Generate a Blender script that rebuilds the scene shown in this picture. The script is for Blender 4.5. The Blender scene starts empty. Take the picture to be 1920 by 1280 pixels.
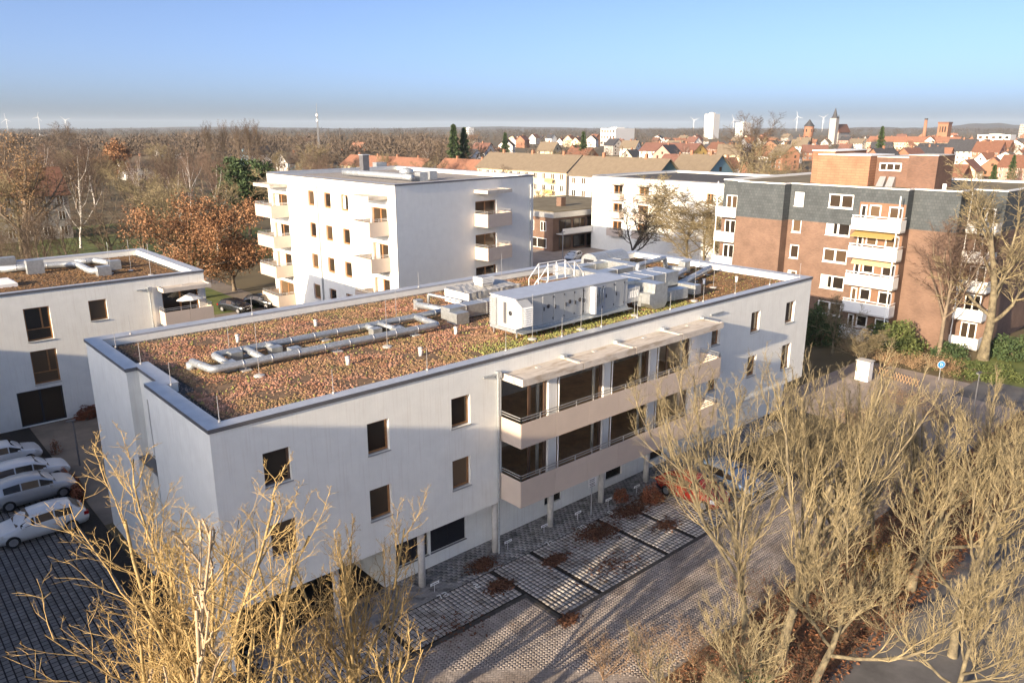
import bpy, math, random
import numpy as np
from mathutils import Vector
R = math.radians
random.seed(7); rng = np.random.default_rng(7)
SC = bpy.context.scene; COL = SC.collection

# ---------------------------------------------------------------- camera
CAM = np.array([-8.847, -25.814, 20.505]); FPX = 1439.25; YAW = 0.73098; PITCH = 0.27153
cF = np.array([math.sin(YAW)*math.cos(PITCH), math.cos(YAW)*math.cos(PITCH), -math.sin(PITCH)])
cR = np.array([math.cos(YAW), -math.sin(YAW), 0.0]); cU = np.cross(cR, cF)
cH = np.array([math.sin(YAW), math.cos(YAW), 0.0])
cd = bpy.data.cameras.new('camera'); cam = bpy.data.objects.new('camera', cd); COL.objects.link(cam)
cam.location = CAM; cam.rotation_euler = (math.pi/2-PITCH, 0, -YAW)
cd.sensor_width = 36; cd.lens = FPX/1920*36; cd.clip_end = 30000; cd.clip_start = 0.3
SC.camera = cam
# ---------------------------------------------------------------- sky and sun
SUN_DIR = np.array([-10.66, -1.5, 2.97]); SUN_DIR /= np.linalg.norm(SUN_DIR)     # towards the sun
EL = math.asin(SUN_DIR[2]); AZ = math.atan2(SUN_DIR[0], SUN_DIR[1])
w = bpy.data.worlds.new('World'); SC.world = w; w.use_nodes = True
nt = w.node_tree; bg = nt.nodes['Background']
sky = nt.nodes.new('ShaderNodeTexSky'); sky.sky_type = 'NISHITA'; sky.sun_disc = False
sky.sun_elevation = EL; sky.sun_rotation = AZ; sky.altitude = 50; sky.air_density = 0.36; sky.dust_density = 2.4; sky.ozone_density = 2.0
nt.links.new(sky.outputs[0], bg.inputs[0]); bg.inputs[1].default_value = 0.114
sl = bpy.data.lights.new('sun', 'SUN'); sl.energy = 4.1; sl.angle = R(0.5); sl.color = (1.0, 0.80, 0.56)
sun = bpy.data.objects.new('sun', sl); COL.objects.link(sun); sun.location = (-60, -20, 60)
sun.rotation_euler = Vector(SUN_DIR).to_track_quat('Z', 'Y').to_euler()
SC.view_settings.view_transform = 'Standard'; SC.view_settings.look = 'None'
SC.view_settings.exposure = 1.4; SC.view_settings.gamma = 1

# ---------------------------------------------------------------- pixel -> place
def ray(px, py): return cF*FPX + cR*(px-960) - cU*(py-640)
def at(px, py, ax, v):
    d = ray(px, py); i = 'xyz'.index(ax); return CAM + d*((v-CAM[i])/d[i])
def at_d(px, py, dist):                       # on a plane facing the camera, dist metres ahead
    d = ray(px, py); return CAM + d*(dist/(d@cH))
def z_at(x, y, py):                           # height above (x,y) that shows at picture row py
    dx, dy = x-CAM[0], y-CAM[1]; h = dx*cH[0]+dy*cH[1]
    k = (py-640)/FPX                          # -(d.U)/(d.F)=k
    sp, cp = math.sin(PITCH), math.cos(PITCH)
    return CAM[2] - h*(k*cp+sp)/(cp-k*sp)
def in_view(x, y, z=0, m=60):
    d = np.array([x, y, z])-CAM; f = d@cF
    if f < 1: return False
    px = 960+FPX*(d@cR)/f; py = 640-FPX*(d@cU)/f
    return -m < px < 1920+m and -m < py < 1280+m

# ---------------------------------------------------------------- materials
MATS = {}
def mat(name, col, rough=0.8, metal=0.0, var=0.12, scale=3.0, bump=0.0, bscale=None, col2=None, spec=0.4, detail=5, coat=0, obj=False, ramp=(.35,.65), spread=(.72, 1.25)):
    if name in MATS: return MATS[name]
    m = bpy.data.materials.new(name); m.use_nodes = True; t = m.node_tree; N = t.nodes; Lk = t.links
    p = N['Principled BSDF']; p.inputs['Roughness'].default_value = rough; p.inputs['Metallic'].default_value = metal
    p.inputs['Specular IOR Level'].default_value = spec
    if coat: p.inputs['Coat Weight'].default_value = coat; p.inputs['Coat Roughness'].default_value = .08
    g = N.new('ShaderNodeNewGeometry'); n = N.new('ShaderNodeTexNoise'); n.inputs['Scale'].default_value = scale
    n.inputs['Detail'].default_value = detail; n.inputs['Roughness'].default_value = .65
    Lk.new(g.outputs['Position'], n.inputs['Vector'])
    r = N.new('ShaderNodeValToRGB'); r.color_ramp.elements[0].position, r.color_ramp.elements[1].position = ramp
    c = np.array(col); c2 = np.array(col2) if col2 is not None else c*(1+var)
    c1 = c if col2 is not None else c*(1-var)
    r.color_ramp.elements[0].color = (*c1, 1); r.color_ramp.elements[1].color = (*np.minimum(c2, 1), 1)
    Lk.new(n.outputs['Fac'], r.inputs['Fac']); last = r.outputs['Color']
    if obj:                                   # each object or loose piece a little different
        o = N.new('ShaderNodeObjectInfo') if obj == 'o' else g
        h = N.new('ShaderNodeHueSaturation'); mr = N.new('ShaderNodeMapRange'); mr.inputs[3].default_value = spread[0]; mr.inputs[4].default_value = spread[1]
        Lk.new(o.outputs['Random' if obj == 'o' else 'Random Per Island'], mr.inputs[0]); Lk.new(mr.outputs[0], h.inputs['Value'])
        Lk.new(last, h.inputs['Color']); last = h.outputs['Color']
    Lk.new(last, p.inputs['Base Color'])
    if bump:
        b = N.new('ShaderNodeBump'); b.inputs['Strength'].default_value = bump; b.inputs['Distance'].default_value = .02
        n2 = N.new('ShaderNodeTexNoise'); n2.inputs['Scale'].default_value = bscale or scale*6; n2.inputs['Detail'].default_value = 4
        Lk.new(g.outputs['Position'], n2.inputs['Vector']); Lk.new(n2.outputs['Fac'], b.inputs['Height']); Lk.new(b.outputs['Normal'], p.inputs['Normal'])
    m['bsdf'] = p.name; MATS[name] = m; return m
def glass(name, tint=(.02, .022, .024), clear=0.0):
    if name in MATS: return MATS[name]
    m = bpy.data.materials.new(name); m.use_nodes = True; t = m.node_tree; N = t.nodes; Lk = t.links
    p = N['Principled BSDF']; p.inputs['Base Color'].default_value = (*tint, 1); p.inputs['Roughness'].default_value = .04; p.inputs['IOR'].default_value = 1.5
    if clear:
        tr = N.new('ShaderNodeBsdfTransparent'); tr.inputs[0].default_value = (.86, .88, .86, 1); gl = N.new('ShaderNodeBsdfGlossy'); gl.inputs['Roughness'].default_value = .02
        fr = N.new('ShaderNodeLayerWeight'); fr.inputs[0].default_value = .5; pw = N.new('ShaderNodeMath'); pw.operation = 'POWER'; pw.inputs[1].default_value = 6; ml = N.new('ShaderNodeMath'); ml.operation = 'MULTIPLY_ADD'; ml.inputs[1].default_value = .9; ml.inputs[2].default_value = .07; mx = N.new('ShaderNodeMixShader')
        Lk.new(fr.outputs['Facing'], pw.inputs[0]); Lk.new(pw.outputs[0], ml.inputs[0]); Lk.new(ml.outputs[0], mx.inputs[0]); Lk.new(tr.outputs[0], mx.inputs[1]); Lk.new(gl.outputs[0], mx.inputs[2])
        Lk.new(mx.outputs[0], N['Material Output'].inputs['Surface'])
    else:
        oi_ = N.new('ShaderNodeObjectInfo'); rp = N.new('ShaderNodeValToRGB'); rp.color_ramp.elements[0].color = (.022, .018, .015, 1); rp.color_ramp.elements[1].color = (.13, .085, .05, 1); rp.color_ramp.elements[0].position = .35
        Lk.new(oi_.outputs['Random'], rp.inputs[0]); Lk.new(rp.outputs[0], p.inputs['Base Color'])
    MATS[name] = m; return m
def stain(m, col, scale=(.4, .4, .06), lo=.55, hi=.75, amount=.5):
    """second, stretched noise layer: run-down streaks and blotches"""
    t = m.node_tree; N = t.nodes; Lk = t.links; p = N['Principled BSDF']; src = p.inputs['Base Color'].links[0].from_socket
    g = N.new('ShaderNodeNewGeometry'); mp = N.new('ShaderNodeMapping'); mp.inputs['Scale'].default_value = scale
    n = N.new('ShaderNodeTexNoise'); n.inputs['Scale'].default_value = 4; n.inputs['Detail'].default_value = 6
    mr = N.new('ShaderNodeMapRange'); mr.inputs[1].default_value = lo; mr.inputs[2].default_value = hi; mr.inputs[4].default_value = amount
    mx = N.new('ShaderNodeMix'); mx.data_type = 'RGBA'; mx.inputs[7].default_value = (*col, 1)
    Lk.new(g.outputs['Position'], mp.inputs[0]); Lk.new(mp.outputs[0], n.inputs['Vector']); Lk.new(n.outputs['Fac'], mr.inputs[0])
    Lk.new(mr.outputs[0], mx.inputs[0]); Lk.new(src, mx.inputs[6]); Lk.new(mx.outputs[2], p.inputs['Base Color']); return m

M_REND = stain(mat('render_cream', (.795, .79, .735), .9, var=.04, scale=1.2, bump=.35, bscale=60), (.6, .55, .48), (2.6, 2.6, .1), .52, .78, .42)
M_WHITE = stain(mat('render_white', (.81, .805, .755), .9, var=.03, scale=1.5, bump=.3, bscale=60), (.6, .57, .52), (1.2, 1.2, .12), .6, .8, .25)
M_COPE = mat('coping_metal', (.5, .52, .54), .4, .35, var=.07, scale=2)
M_FASC = mat('fascia_metal', (.17, .17, .18), .45, .5, var=.08, scale=2)
M_ZINC = mat('galvanised', (.44, .47, .49), .48, .6, var=.16, scale=9, bump=.05)
M_DUCTBOX = mat('duct_sheet', (.46, .48, .48), .4, .65, var=.14, scale=5, bump=.06, bscale=6)
M_AHU = mat('unit_paint', (.4, .41, .415), .5, .15, var=.03, scale=2)
M_AHUD = mat('unit_door_paint', (.34, .36, .38), .45, .2, var=.03, scale=2)
M_DARK = mat('dark_plastic', (.025, .025, .03), .5, var=.2)
M_WOOD = mat('window_wood', (.30, .145, .055), .5, var=.2, scale=8)
M_DWOOD = mat('window_dark_wood', (.10, .06, .04), .5, var=.2, scale=8)
M_GLASS = glass('window_glass'); M_CLEAR = glass('clear_glass', clear=1)
M_SILL = mat('sill_metal', (.38, .38, .38), .45, .5, var=.06)
M_PANEL = mat('balcony_panel', (.55, .455, .38), .55, var=.04, scale=1.0, obj='o')
_h = [n for n in M_PANEL.node_tree.nodes if n.type == 'MAP_RANGE'][0]; _h.inputs[3].default_value = .95; _h.inputs[4].default_value = 1.05
M_CONC = mat('concrete', (.5, .48, .45), .85, var=.12, scale=2.5, bump=.2)
M_CANOPY = stain(mat('canopy_concrete', (.56, .5, .43), .85, var=.1, scale=1.5, bump=.15), (.33, .25, .17), (.25, 1.3, 1), .5, .62, .6)
M_PAINTW = mat('white_paint', (.8, .8, .78), .5, var=.03)
M_STEEL = mat('steel_rail', (.6, .6, .6), .35, .7, var=.05)
M_BLIND = mat('dark_blind', (.028, .028, .034), .55, var=.1)
M_FLOORW = mat('wood_floor', (.55, .34, .18), .4, var=.2, scale=2)
M_ROOM = mat('room_wall', (.62, .54, .44), .9, var=.05)
M_PEBBLE = mat('pebble', (.3, .23, .19), .9, var=.35, scale=12, bump=.6, bscale=30)
M_DECK = mat('roof_bitumen', (.07, .065, .06), .9, var=.3, scale=2)
M_ASPH = mat('asphalt', (.12, .115, .112), .85, var=.3, scale=.5, bump=.3, bscale=60)
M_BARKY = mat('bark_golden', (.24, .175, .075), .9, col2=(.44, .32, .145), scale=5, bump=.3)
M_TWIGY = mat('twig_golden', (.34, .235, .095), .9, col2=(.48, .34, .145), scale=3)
M_BARKG = mat('bark_olive', (.08, .066, .045), .9, col2=(.23, .19, .115), scale=2.5, bump=.3)
M_TWIGG = mat('twig_olive', (.13, .105, .062), .9, col2=(.33, .265, .145), scale=3)
M_BARKB = mat('bark_brown', (.12, .095, .07), .9, col2=(.24, .185, .125), scale=2)
M_TWIGB = mat('twig_brown', (.085, .06, .042), .9, col2=(.16, .115, .08), scale=.15, obj='o')
M_TWIGR = mat('twig_reddish', (.11, .07, .052), .9, col2=(.185, .125, .09), scale=.15, obj='o')
M_BARKD = mat('bark_dark', (.05, .04, .033), .9, col2=(.1, .08, .06), scale=2)
M_BIRCH = mat('bark_birch', (.75, .72, .68), .8, col2=(.5, .46, .42), scale=3)
M_LEAFO = mat('oak_leaf', (.19, .085, .038), .8, col2=(.34, .185, .09), scale=.8, obj='i')
M_LEAFR = mat('beech_leaf', (.16, .055, .03), .8, col2=(.28, .1, .045), scale=1.5, obj='i')
M_EVER = mat('evergreen', (.025, .05, .018), .8, col2=(.07, .1, .035), scale=1.5, obj='i')
M_HEDGE = mat('hedge_leaf', (.05, .075, .02), .8, col2=(.13, .15, .045), scale=1.0, obj='i')
M_DRY = mat('dry_stem', (.24, .15, .085), .9, col2=(.4, .27, .15), scale=.8)
M_TYRE = mat('tyre', (.02, .02, .02), .8); M_RIM = mat('rim', (.45, .45, .46), .35, .7)

# ---------------------------------------------------------------- mesh builder
class Frame:
    """wall frame: u to the right seen from outside, n outwards, z up"""
    def __init__(s, o, ud):
        l = math.hypot(*ud); s.o = (o[0], o[1]); s.u = (ud[0]/l, ud[1]/l); s.n = (s.u[1], -s.u[0])
    def __call__(s, p): return (s.o[0]+s.u[0]*p[0]+s.n[0]*p[1], s.o[1]+s.u[1]*p[0]+s.n[1]*p[1], p[2])
    def inv(s, P): dx, dy = P[0]-s.o[0], P[1]-s.o[1]; return (dx*s.u[0]+dy*s.u[1], dx*s.n[0]+dy*s.n[1], P[2])
BOXF = ((0,3,2,1),(4,5,6,7),(0,1,5,4),(1,2,6,5),(2,3,7,6),(3,0,4,7))
class MB:
    def __init__(s, fr=None): s.v = []; s.f = []; s.fr = fr
    def _add(s, vs, fs):
        b = len(s.v)
        if s.fr: vs = [s.fr(p) for p in vs]; fs = [tuple(reversed(f)) for f in fs]
        s.v += [tuple(map(float, p)) for p in vs]; s.f += [tuple(i+b for i in f) for f in fs]; return s
    def box(s, x0, x1, y0, y1, z0, z1, skip=()):
        x0, x1 = min(x0, x1), max(x0, x1); y0, y1 = min(y0, y1), max(y0, y1)
        return s._add([(x0,y0,z0),(x1,y0,z0),(x1,y1,z0),(x0,y1,z0),(x0,y0,z1),(x1,y0,z1),(x1,y1,z1),(x0,y1,z1)], [f for i, f in enumerate(BOXF) if i not in skip])
    def hexa(s, b, t): return s._add(list(b)+list(t), BOXF)
    def poly(s, pts): return s._add(pts, [tuple(range(len(pts)))])
    def prism(s, pts, z0, z1, caps=True):
        n = len(pts); vs = [(*p[:2], z0) for p in pts]+[(*p[:2], z1) for p in pts]
        fs = [(i, (i+1) % n, n+(i+1) % n, n+i) for i in range(n)]
        if caps: fs += [tuple(range(n, 2*n)), tuple(reversed(range(n)))]
        return s._add(vs, fs)
    def bar(s, a, b, w, h=None):             # square bar between two points
        a = np.array(a, float); b = np.array(b, float); h = h or w; d = b-a; d /= np.linalg.norm(d)+1e-9
        up = np.array([0, 0, 1.]) if abs(d[2]) < .95 else np.array([1., 0, 0])
        x = np.cross(d, up); x /= np.linalg.norm(x); y = np.cross(x, d)
        q = [(-x*w-y*h)/2, (x*w-y*h)/2, (x*w+y*h)/2, (-x*w+y*h)/2]
        return s._add([a+k for k in q]+[b+k for k in q], [tuple(reversed(f)) for f in BOXF])
    def tube(s, pts, r, n=10, cap=True):
        P = np.array(pts, float); k = len(P); rr = np.full(k, r) if np.isscalar(r) else np.array(r, float)
        T = np.gradient(P, axis=0); T /= np.linalg.norm(T, axis=1)[:, None]+1e-9
        up = np.array([0, 0, 1.]) if abs(T[0][2]) < .9 else np.array([1., 0, 0]); vs = []
        for i in range(k):
            x = np.cross(T[i], up); x /= np.linalg.norm(x)+1e-9; y = np.cross(x, T[i]); up = y
            for j in range(n):
                a = 2*math.pi*j/n; vs.append(P[i]+rr[i]*(x*math.cos(a)+y*math.sin(a)))
        fs = [(i*n+j, (i+1)*n+j, (i+1)*n+(j+1) % n, i*n+(j+1) % n) for i in range(k-1) for j in range(n)]
        if cap: fs += [tuple(range(n)), tuple(reversed(range((k-1)*n, k*n)))]
        return s._add(vs, fs)
    def lathe(s, prof, c=(0, 0, 0), n=16):   # prof: (r,z)
        vs = [(c[0]+r*math.cos(2*math.pi*j/n), c[1]+r*math.sin(2*math.pi*j/n), c[2]+z) for r, z in prof for j in range(n)]
        fs = [(i*n+j, i*n+(j+1) % n, (i+1)*n+(j+1) % n, (i+1)*n+j) for i in range(len(prof)-1) for j in range(n)]
        return s._add(vs, fs+[tuple(reversed(range(n))), tuple(range((len(prof)-1)*n, len(prof)*n))])
    def wall(s, u0, u1, z0, z1, holes=(), d=.22, n=0.0):
        """face in the frame at depth n with openings (a,b,c,e) and their reveals"""
        us = sorted({u0, u1, *[min(max(h[i], u0), u1) for h in holes for i in (0, 1)]}); zs = sorted({z0, z1, *[min(max(h[i], z0), z1) for h in holes for i in (2, 3)]})
        for a, b in zip(us, us[1:]):
            for c, e in zip(zs, zs[1:]):
                um, zm = (a+b)/2, (c+e)/2
                if any(h[0] < um < h[1] and h[2] < zm < h[3] for h in holes): continue
                s._add([(a,n,c),(a,n,e),(b,n,e),(b,n,c)], [(0,1,2,3)])
        for a, b, c, e in holes:
            m = n-d
            s._add([(a,n,c),(b,n,c),(b,m,c),(a,m,c)], [(0,1,2,3)]); s._add([(a,n,e),(a,m,e),(b,m,e),(b,n,e)], [(0,1,2,3)])
            s._add([(a,n,c),(a,m,c),(a,m,e),(a,n,e)], [(0,1,2,3)]); s._add([(b,n,c),(b,n,e),(b,m,e),(b,m,c)], [(0,1,2,3)])
        return s
    def build(s, name, m, parent=None, smooth=False, bevel=0):
        me = bpy.data.meshes.new(name); me.from_pydata(s.v, [], s.f); me.update()
        if smooth: me.shade_smooth()
        return link(name, me, m, parent, bevel)
def link(name, me, m, parent=None, bevel=0):
    if m and not me.materials: me.materials.append(m)
    o = bpy.data.objects.new(name, me); COL.objects.link(o)
    if bevel: b = o.modifiers.new('bevel', 'BEVEL'); b.width = bevel; b.segments = 2; b.limit_method = 'ANGLE'
    if parent:
        o.parent = parent
        if parent.get('w0'): o.location = tuple(-c for c in parent['w0'])
    return o
def np_mesh(name, V, F):
    """V (n,3), F (m,k) arrays -> mesh, fast"""
    me = bpy.data.meshes.new(name); k = F.shape[1]
    me.vertices.add(len(V)); me.vertices.foreach_set('co', V.astype(np.float32).ravel())
    me.loops.add(F.size); me.loops.foreach_set('vertex_index', F.astype(np.int32).ravel())
    me.polygons.add(len(F)); me.polygons.foreach_set('loop_start', np.arange(0, F.size, k, dtype=np.int32)); me.update(calc_edges=True); return me
def tag(o, label=None, cat=None, group=None, kind=None):
    for k, v in (('label', label), ('category', cat), ('group', group), ('kind', kind)):
        if v: o[k] = v
    return o
def thing(name, label, cat, loc=(0, 0, 0), group=None, local=False):
    """Empty at a thing's base; parts are given in world coordinates unless local"""
    o = bpy.data.objects.new(name, None); COL.objects.link(o); o.location = tuple(map(float, loc)); o.empty_display_size = .2
    if not local: o['w0'] = [float(c) for c in loc]
    return tag(o, label, cat, group)
def copy_tree(o, loc=None, rz=None, scale=None, label=None, group=None, parent=None, mats=None):
    c = o.copy(); COL.objects.link(c); c.parent = parent
    if loc is not None: c.location = tuple(map(float, loc))
    if rz is not None: c.rotation_euler = (0, 0, rz)
    if scale is not None: c.scale = (scale,)*3 if np.isscalar(scale) else tuple(scale)
    if label: c['label'] = label
    if group: c['group'] = group
    for ch in o.children: copy_tree(ch, parent=c)
    return c
def struct(mb, name, m): return tag(mb.build(name, m), kind='structure')
def offset_poly(P, d):
    """inset a counter-clockwise polygon by d"""
    n = len(P); out = []
    for i in range(n):
        a, b, c = np.array(P[i-1]), np.array(P[i]), np.array(P[(i+1) % n])
        e1 = (b-a)/np.linalg.norm(b-a); e2 = (c-b)/np.linalg.norm(c-b)
        n1 = np.array([-e1[1], e1[0]]); n2 = np.array([-e2[1], e2[0]])
        out.append(tuple(b+d*(n1+n2)/(1+n1@n2)))
    return out
# ================================================================= flat-roofed white buildings
def parapet_roof(root, P, ztop, zdeck, cw=.62, deck=M_DECK, over=.06):
    """coping, fascia, inner parapet wall and deck over a counter-clockwise footprint"""
    O = offset_poly(P, -over); I = offset_poly(P, cw); n = len(P)
    c = MB(); f = MB(); w = MB()
    for i in range(n):
        j = (i+1) % n
        c.poly([(*O[i], ztop), (*O[j], ztop), (*I[j], ztop-.03), (*I[i], ztop-.03)])
        c.poly([(*I[j], ztop-.03), (*I[j], ztop-.07), (*I[i], ztop-.07), (*I[i], ztop-.03)])
        f.poly([(*O[i], ztop-.16), (*O[j], ztop-.16), (*O[j], ztop-.004), (*O[i], ztop-.004)])
        f.poly([(*O[i], ztop-.16), (*P[i], ztop-.16), (*P[j], ztop-.16), (*O[j], ztop-.16)])
        I2 = offset_poly(P, cw-.03)
        w.poly([(*I2[j], ztop-.06), (*I2[j], zdeck-.02), (*I2[i], zdeck-.02), (*I2[i], ztop-.06)])
    c.build('coping', M_COPE, root); f.build('fascia', M_FASC, root); w.build('parapet', M_WHITE, root)  # fascia: darker copy of the coping metal, dark ground reflection put into its colour
    MB().prism(offset_poly(P, cw-.035), zdeck-.25, zdeck).build('roof_deck', deck, root)
def window(root, fr, a, b, c, e, n=-.2, wood=M_WOOD, style='fixed', pane=M_GLASS, sill=True, fw=.095, name='window', sillm=None, curtain=0):
    """frame ring (with mullions) > pane, sill"""
    m = MB(fr); m.box(a, a+fw, n-.06, n, c, e); m.box(b-fw, b, n-.06, n, c, e); m.box(a+fw, b-fw, n-.06, n, c, c+fw); m.box(a+fw, b-fw, n-.06, n, e-fw, e)
    if style == 'double': m.box((a+b)/2-fw*.7, (a+b)/2+fw*.7, n-.06, n+.01, c+fw, e-fw)
    if style == 'third':                       # broad pane, narrow opening light, low transom
        u = a+(b-a)*.66; m.box(u-.05, u+.05, n-.06, n+.01, c+.85, e-fw); m.box(a+fw, b-fw, n-.06, n+.012, c+.78, c+.85)
    if style == 'triple':
        for q in (1/3, 2/3): m.box(a+(b-a)*q-.05, a+(b-a)*q+.05, n-.06, n+.01, c+fw, e-fw)
    o = m.build(name, wood, root)
    MB(fr).poly([(a+fw, n-.03, c+fw), (a+fw, n-.03, e-fw), (b-fw, n-.03, e-fw), (b-fw, n-.03, c+fw)]).build('pane', pane, o)
    if sill: MB(fr).hexa([(a-.03, .06, c-.05), (b+.03, .06, c-.05), (b+.03, n, c-.05), (a-.03, n, c-.05)], [(a-.03, .06, c-.02), (b+.03, .06, c-.02), (b+.03, n, c+.012), (a-.03, n, c+.012)]).build('sill', sillm or M_SILL, o)
    if curtain:
        q = curtain*(b-a-2*fw); MB(fr).poly([(a+fw, n-.024, c+fw), (a+fw, n-.024, e-fw), (a+fw+q, n-.024, e-fw), (a+fw+q, n-.024, c+fw)]).build('curtain', M_CURT, o)
    return o
M_CURT = mat('curtain', (.5, .5, .47), .6, var=.15, scale=9)
def rail(mb, pts, z, step=1.15, r=.022):
    """two-bar handrail on short posts along a polyline"""
    for k in (.13, .26):
        for a, b in zip(pts, pts[1:]): mb.bar((*a, z+k), (*b, z+k), r*1.6)
    for a, b in zip(pts, pts[1:]):
        l = math.hypot(b[0]-a[0], b[1]-a[1]); n = max(1, int(l/step))
        for i in range(n+1): q = i/n; x, y = a[0]+(b[0]-a[0])*q, a[1]+(b[1]-a[1])*q; mb.bar((x, y, z-.12), (x, y, z+.27), r*1.8)
def balcony(root, fr, a, b, d, z0, z1, npan, slab=.2, rstep=1.15):
    """slab with cladding panels on three sides and a handrail"""
    s = MB(fr); s.box(a+.03, b-.03, 0, d-.03, z0+.03, z0+slab); o = s.build('balcony', M_CONC, root)
    w = (b-a)/npan
    for i in range(npan): MB(fr).box(a+i*w+.008, a+(i+1)*w-.008, d-.03, d, z0, z1).build('panel', M_PANEL, o)
    MB(fr).box(a, a+.03, .02, d-.036, z0, z1).build('panel', M_PANEL, o); MB(fr).box(b-.03, b, .02, d-.036, z0, z1).build('panel', M_PANEL, o)
    m = MB(fr); rail(m, [(a+.06, .05), (a+.06, d-.07), (b-.06, d-.07), (b-.06, .05)], z1, rstep); m.build('handrail', M_STEEL, o)
    return o
def canopy(root, fr, a, b, d, z0, z1, nseg=1):
    for i in range(nseg):
        p, q = a+(b-a)*i/nseg+.03*(i > 0), a+(b-a)*(i+1)/nseg-.03*(i < nseg-1)
        m = MB(fr); m.box(p, q, .01, d, z0, z1-.06); t = .09                         # tray with a raised rim
        m.box(p, q, d-t, d, z1-.058, z1); m.box(p, p+t, .01, d-t, z1-.058, z1); m.box(q-t, q, .01, d-t, z1-.058, z1)
        m.build('canopy', M_CANOPY, root)
        MB(fr).box((p+q)/2-.12, (p+q)/2+.12, .3, .48, z1-.06, z1-.03).build('drain', M_CONC, root)
def downpipe(root, fr, u, z0, z1, arm=True, r=.05):
    m = MB(fr); m.tube([(u, .09, z0), (u, .09, z1-.2)], r, 8); m.box(u-.12, u+.12, .02, .22, z1-.3, z1)
    if arm: m.box(u-.9, u-.12, .05, .15, z1-.18, z1-.1)
    m.build('downpipe', M_ZINC, root)

# ---------------- main building
LX, WY, ZT = 42.95, 16.16, 10.3; ZD = 9.85
MAIN = thing('care_home', 'long cream flat-roofed building with sedum roof and two stacked front balconies', 'building', (0, 0, 0))
PM = [(0, 0), (LX, 0), (LX, WY), (0, WY), (0, 9.5), (.5, 9.5), (.5, 6.8), (0, 6.8)]
parapet_roof(MAIN, PM, ZT, ZD)
fF = Frame((0, 0), (1, 0)); ZS = 2.95
wins = [(1.84, 2.94, 7.45, 8.83), (6.32, 7.37, 7.42, 8.82), (10.66, 11.73, 7.44, 8.86), (1.88, 2.97, 4.42, 5.85), (6.28, 7.36, 4.41, 5.85), (10.65, 11.71, 4.4, 5.86),
        (30.85, 31.75, 7.45, 8.8), (35.3, 36.35, 7.5, 8.88), (39.7, 40.9, 7.4, 8.88), (30.85, 31.75, 4.45, 5.82), (35.3, 36.35, 4.45, 5.85), (39.7, 40.9, 4.0, 5.82)]
log = [(13.62, 29.25, 6.3, 9.08), (13.62, 29.25, 3.3, 6.06)]
MB(fF).wall(0, LX, ZS, ZT-.1, wins+log, .25).build('front_wall', M_REND, MAIN)
for k, h in enumerate(wins): window(MAIN, fF, *h, n=-.17, style='fixed', wood=M_WOOD if k not in (0, 3) else M_DWOOD)
wl = MB()
fL = Frame((0, WY), (0, -1)); wl.fr = fL
wl.wall(0, WY-9.5, 0, ZT-.1); wl.wall(WY-6.8, WY, 0, ZT-.1)
wl.fr = Frame((.5, 9.5), (0, -1)); wl.wall(0, 2.7, 0, ZT-.1, [(.7, 2.25, 6.3, 8.95), (.7, 2.25, 3.3, 5.95)], .15)
wl.fr = Frame((0, 9.5), (1, 0)); wl.wall(0, .5, 0, ZT-.1); wl.fr = Frame((.5, 6.8), (-1, 0)); wl.wall(0, .5, 0, ZT-.1)
wl.build('end_wall', M_REND, MAIN)
for z in (6.3, 3.3): window(MAIN, Frame((.5, 9.5), (0, -1)), .7, 2.25, z, z+2.65, n=-.1, wood=M_DWOOD, sill=True)
MB().box(.03, .49, 6.83, 9.47, 6.0, 6.12).build('stair_ledge', M_FASC, MAIN)
b = MB(); b.fr = Frame((LX, 0), (0, 1)); b.wall(0, 1.3, ZS-.1, ZT-.1); b.wall(1.3, WY, 0, ZT-.1); b.fr = Frame((LX, WY), (-1, 0)); b.wall(0, LX, 0, ZT-.1); b.build('rear_wall', M_REND, MAIN)
MB().box(.02, LX-.02, .02, 12, ZS-.12, ZS+.004).build('soffit', M_REND, MAIN)
# recessed ground floor
GY = 1.3; fG = Frame((0, GY), (1, 0))
g = lambda x, y: at(x, y, 'y', GY)
bl = [(8.25, 10.05, .78, 2.62), (10.22, 12.35, .78, 2.62)]
slits = []
for p0, p1 in (((1021, 930), (1052, 936)), ((1136, 882), (1165, 890)), ((1219, 848), (1242, 853))):
    a, c = g(*p0), g(*p1); zc = (a[2]+c[2])/2; slits.append((a[0], c[0], zc-.28, zc+.28))
gw = MB(fG); gw.wall(7.6, LX, 0, ZS-.1, bl+slits, .12); gw.fr = Frame((7.6, 12), (0, -1)); gw.wall(0, 12-GY, 0, ZS-.1)
gw.fr = Frame((.0, 11), (1, 0)); gw.wall(0, 7.6, 0, ZS-.1); gw.build('ground_floor_wall', M_REND, MAIN)
for a, b_, c, e in bl:
    o = MB(fG).box(a, b_, -.12, -.1, c, e).build('shuttered_window', M_BLIND, MAIN)
    n = 34
    for i in range(n): z = c+(e-c)*i/n; MB(fG).hexa([(a+.02, -.05, z), (b_-.02, -.05, z), (b_-.02, -.09, z+.03), (a+.02, -.09, z+.03)], [(a+.02, -.045, z+.008), (b_-.02, -.045, z+.008), (b_-.02, -.085, z+.038), (a+.02, -.085, z+.038)]).build('slat', M_BLIND, o)
    MB(fG).box((a+b_)/2-.025, (a+b_)/2+.025, -.1, -.03, c, e).build('guide_rail', M_DARK, o)
    MB(fG).box(a-.04, b_+.04, -.12, .07, c-.05, c-.02).build('sill', M_FASC, o)
for s in slits: window(MAIN, fG, *s, n=-.1, wood=M_DARK, sill=False, fw=.04)
for x in (8.96, 13.42, 17.29, 21.33, 25.35): MB().lathe([(.17, -.02), (.165, ZS-.1)], (x, .28, 0), 20).build('column', M_CONC, MAIN, True)
MB().lathe([(.15, -.02), (.15, ZS-.1)], (4.6, .28, 0), 16).build('column', M_CONC, MAIN, True)
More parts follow.
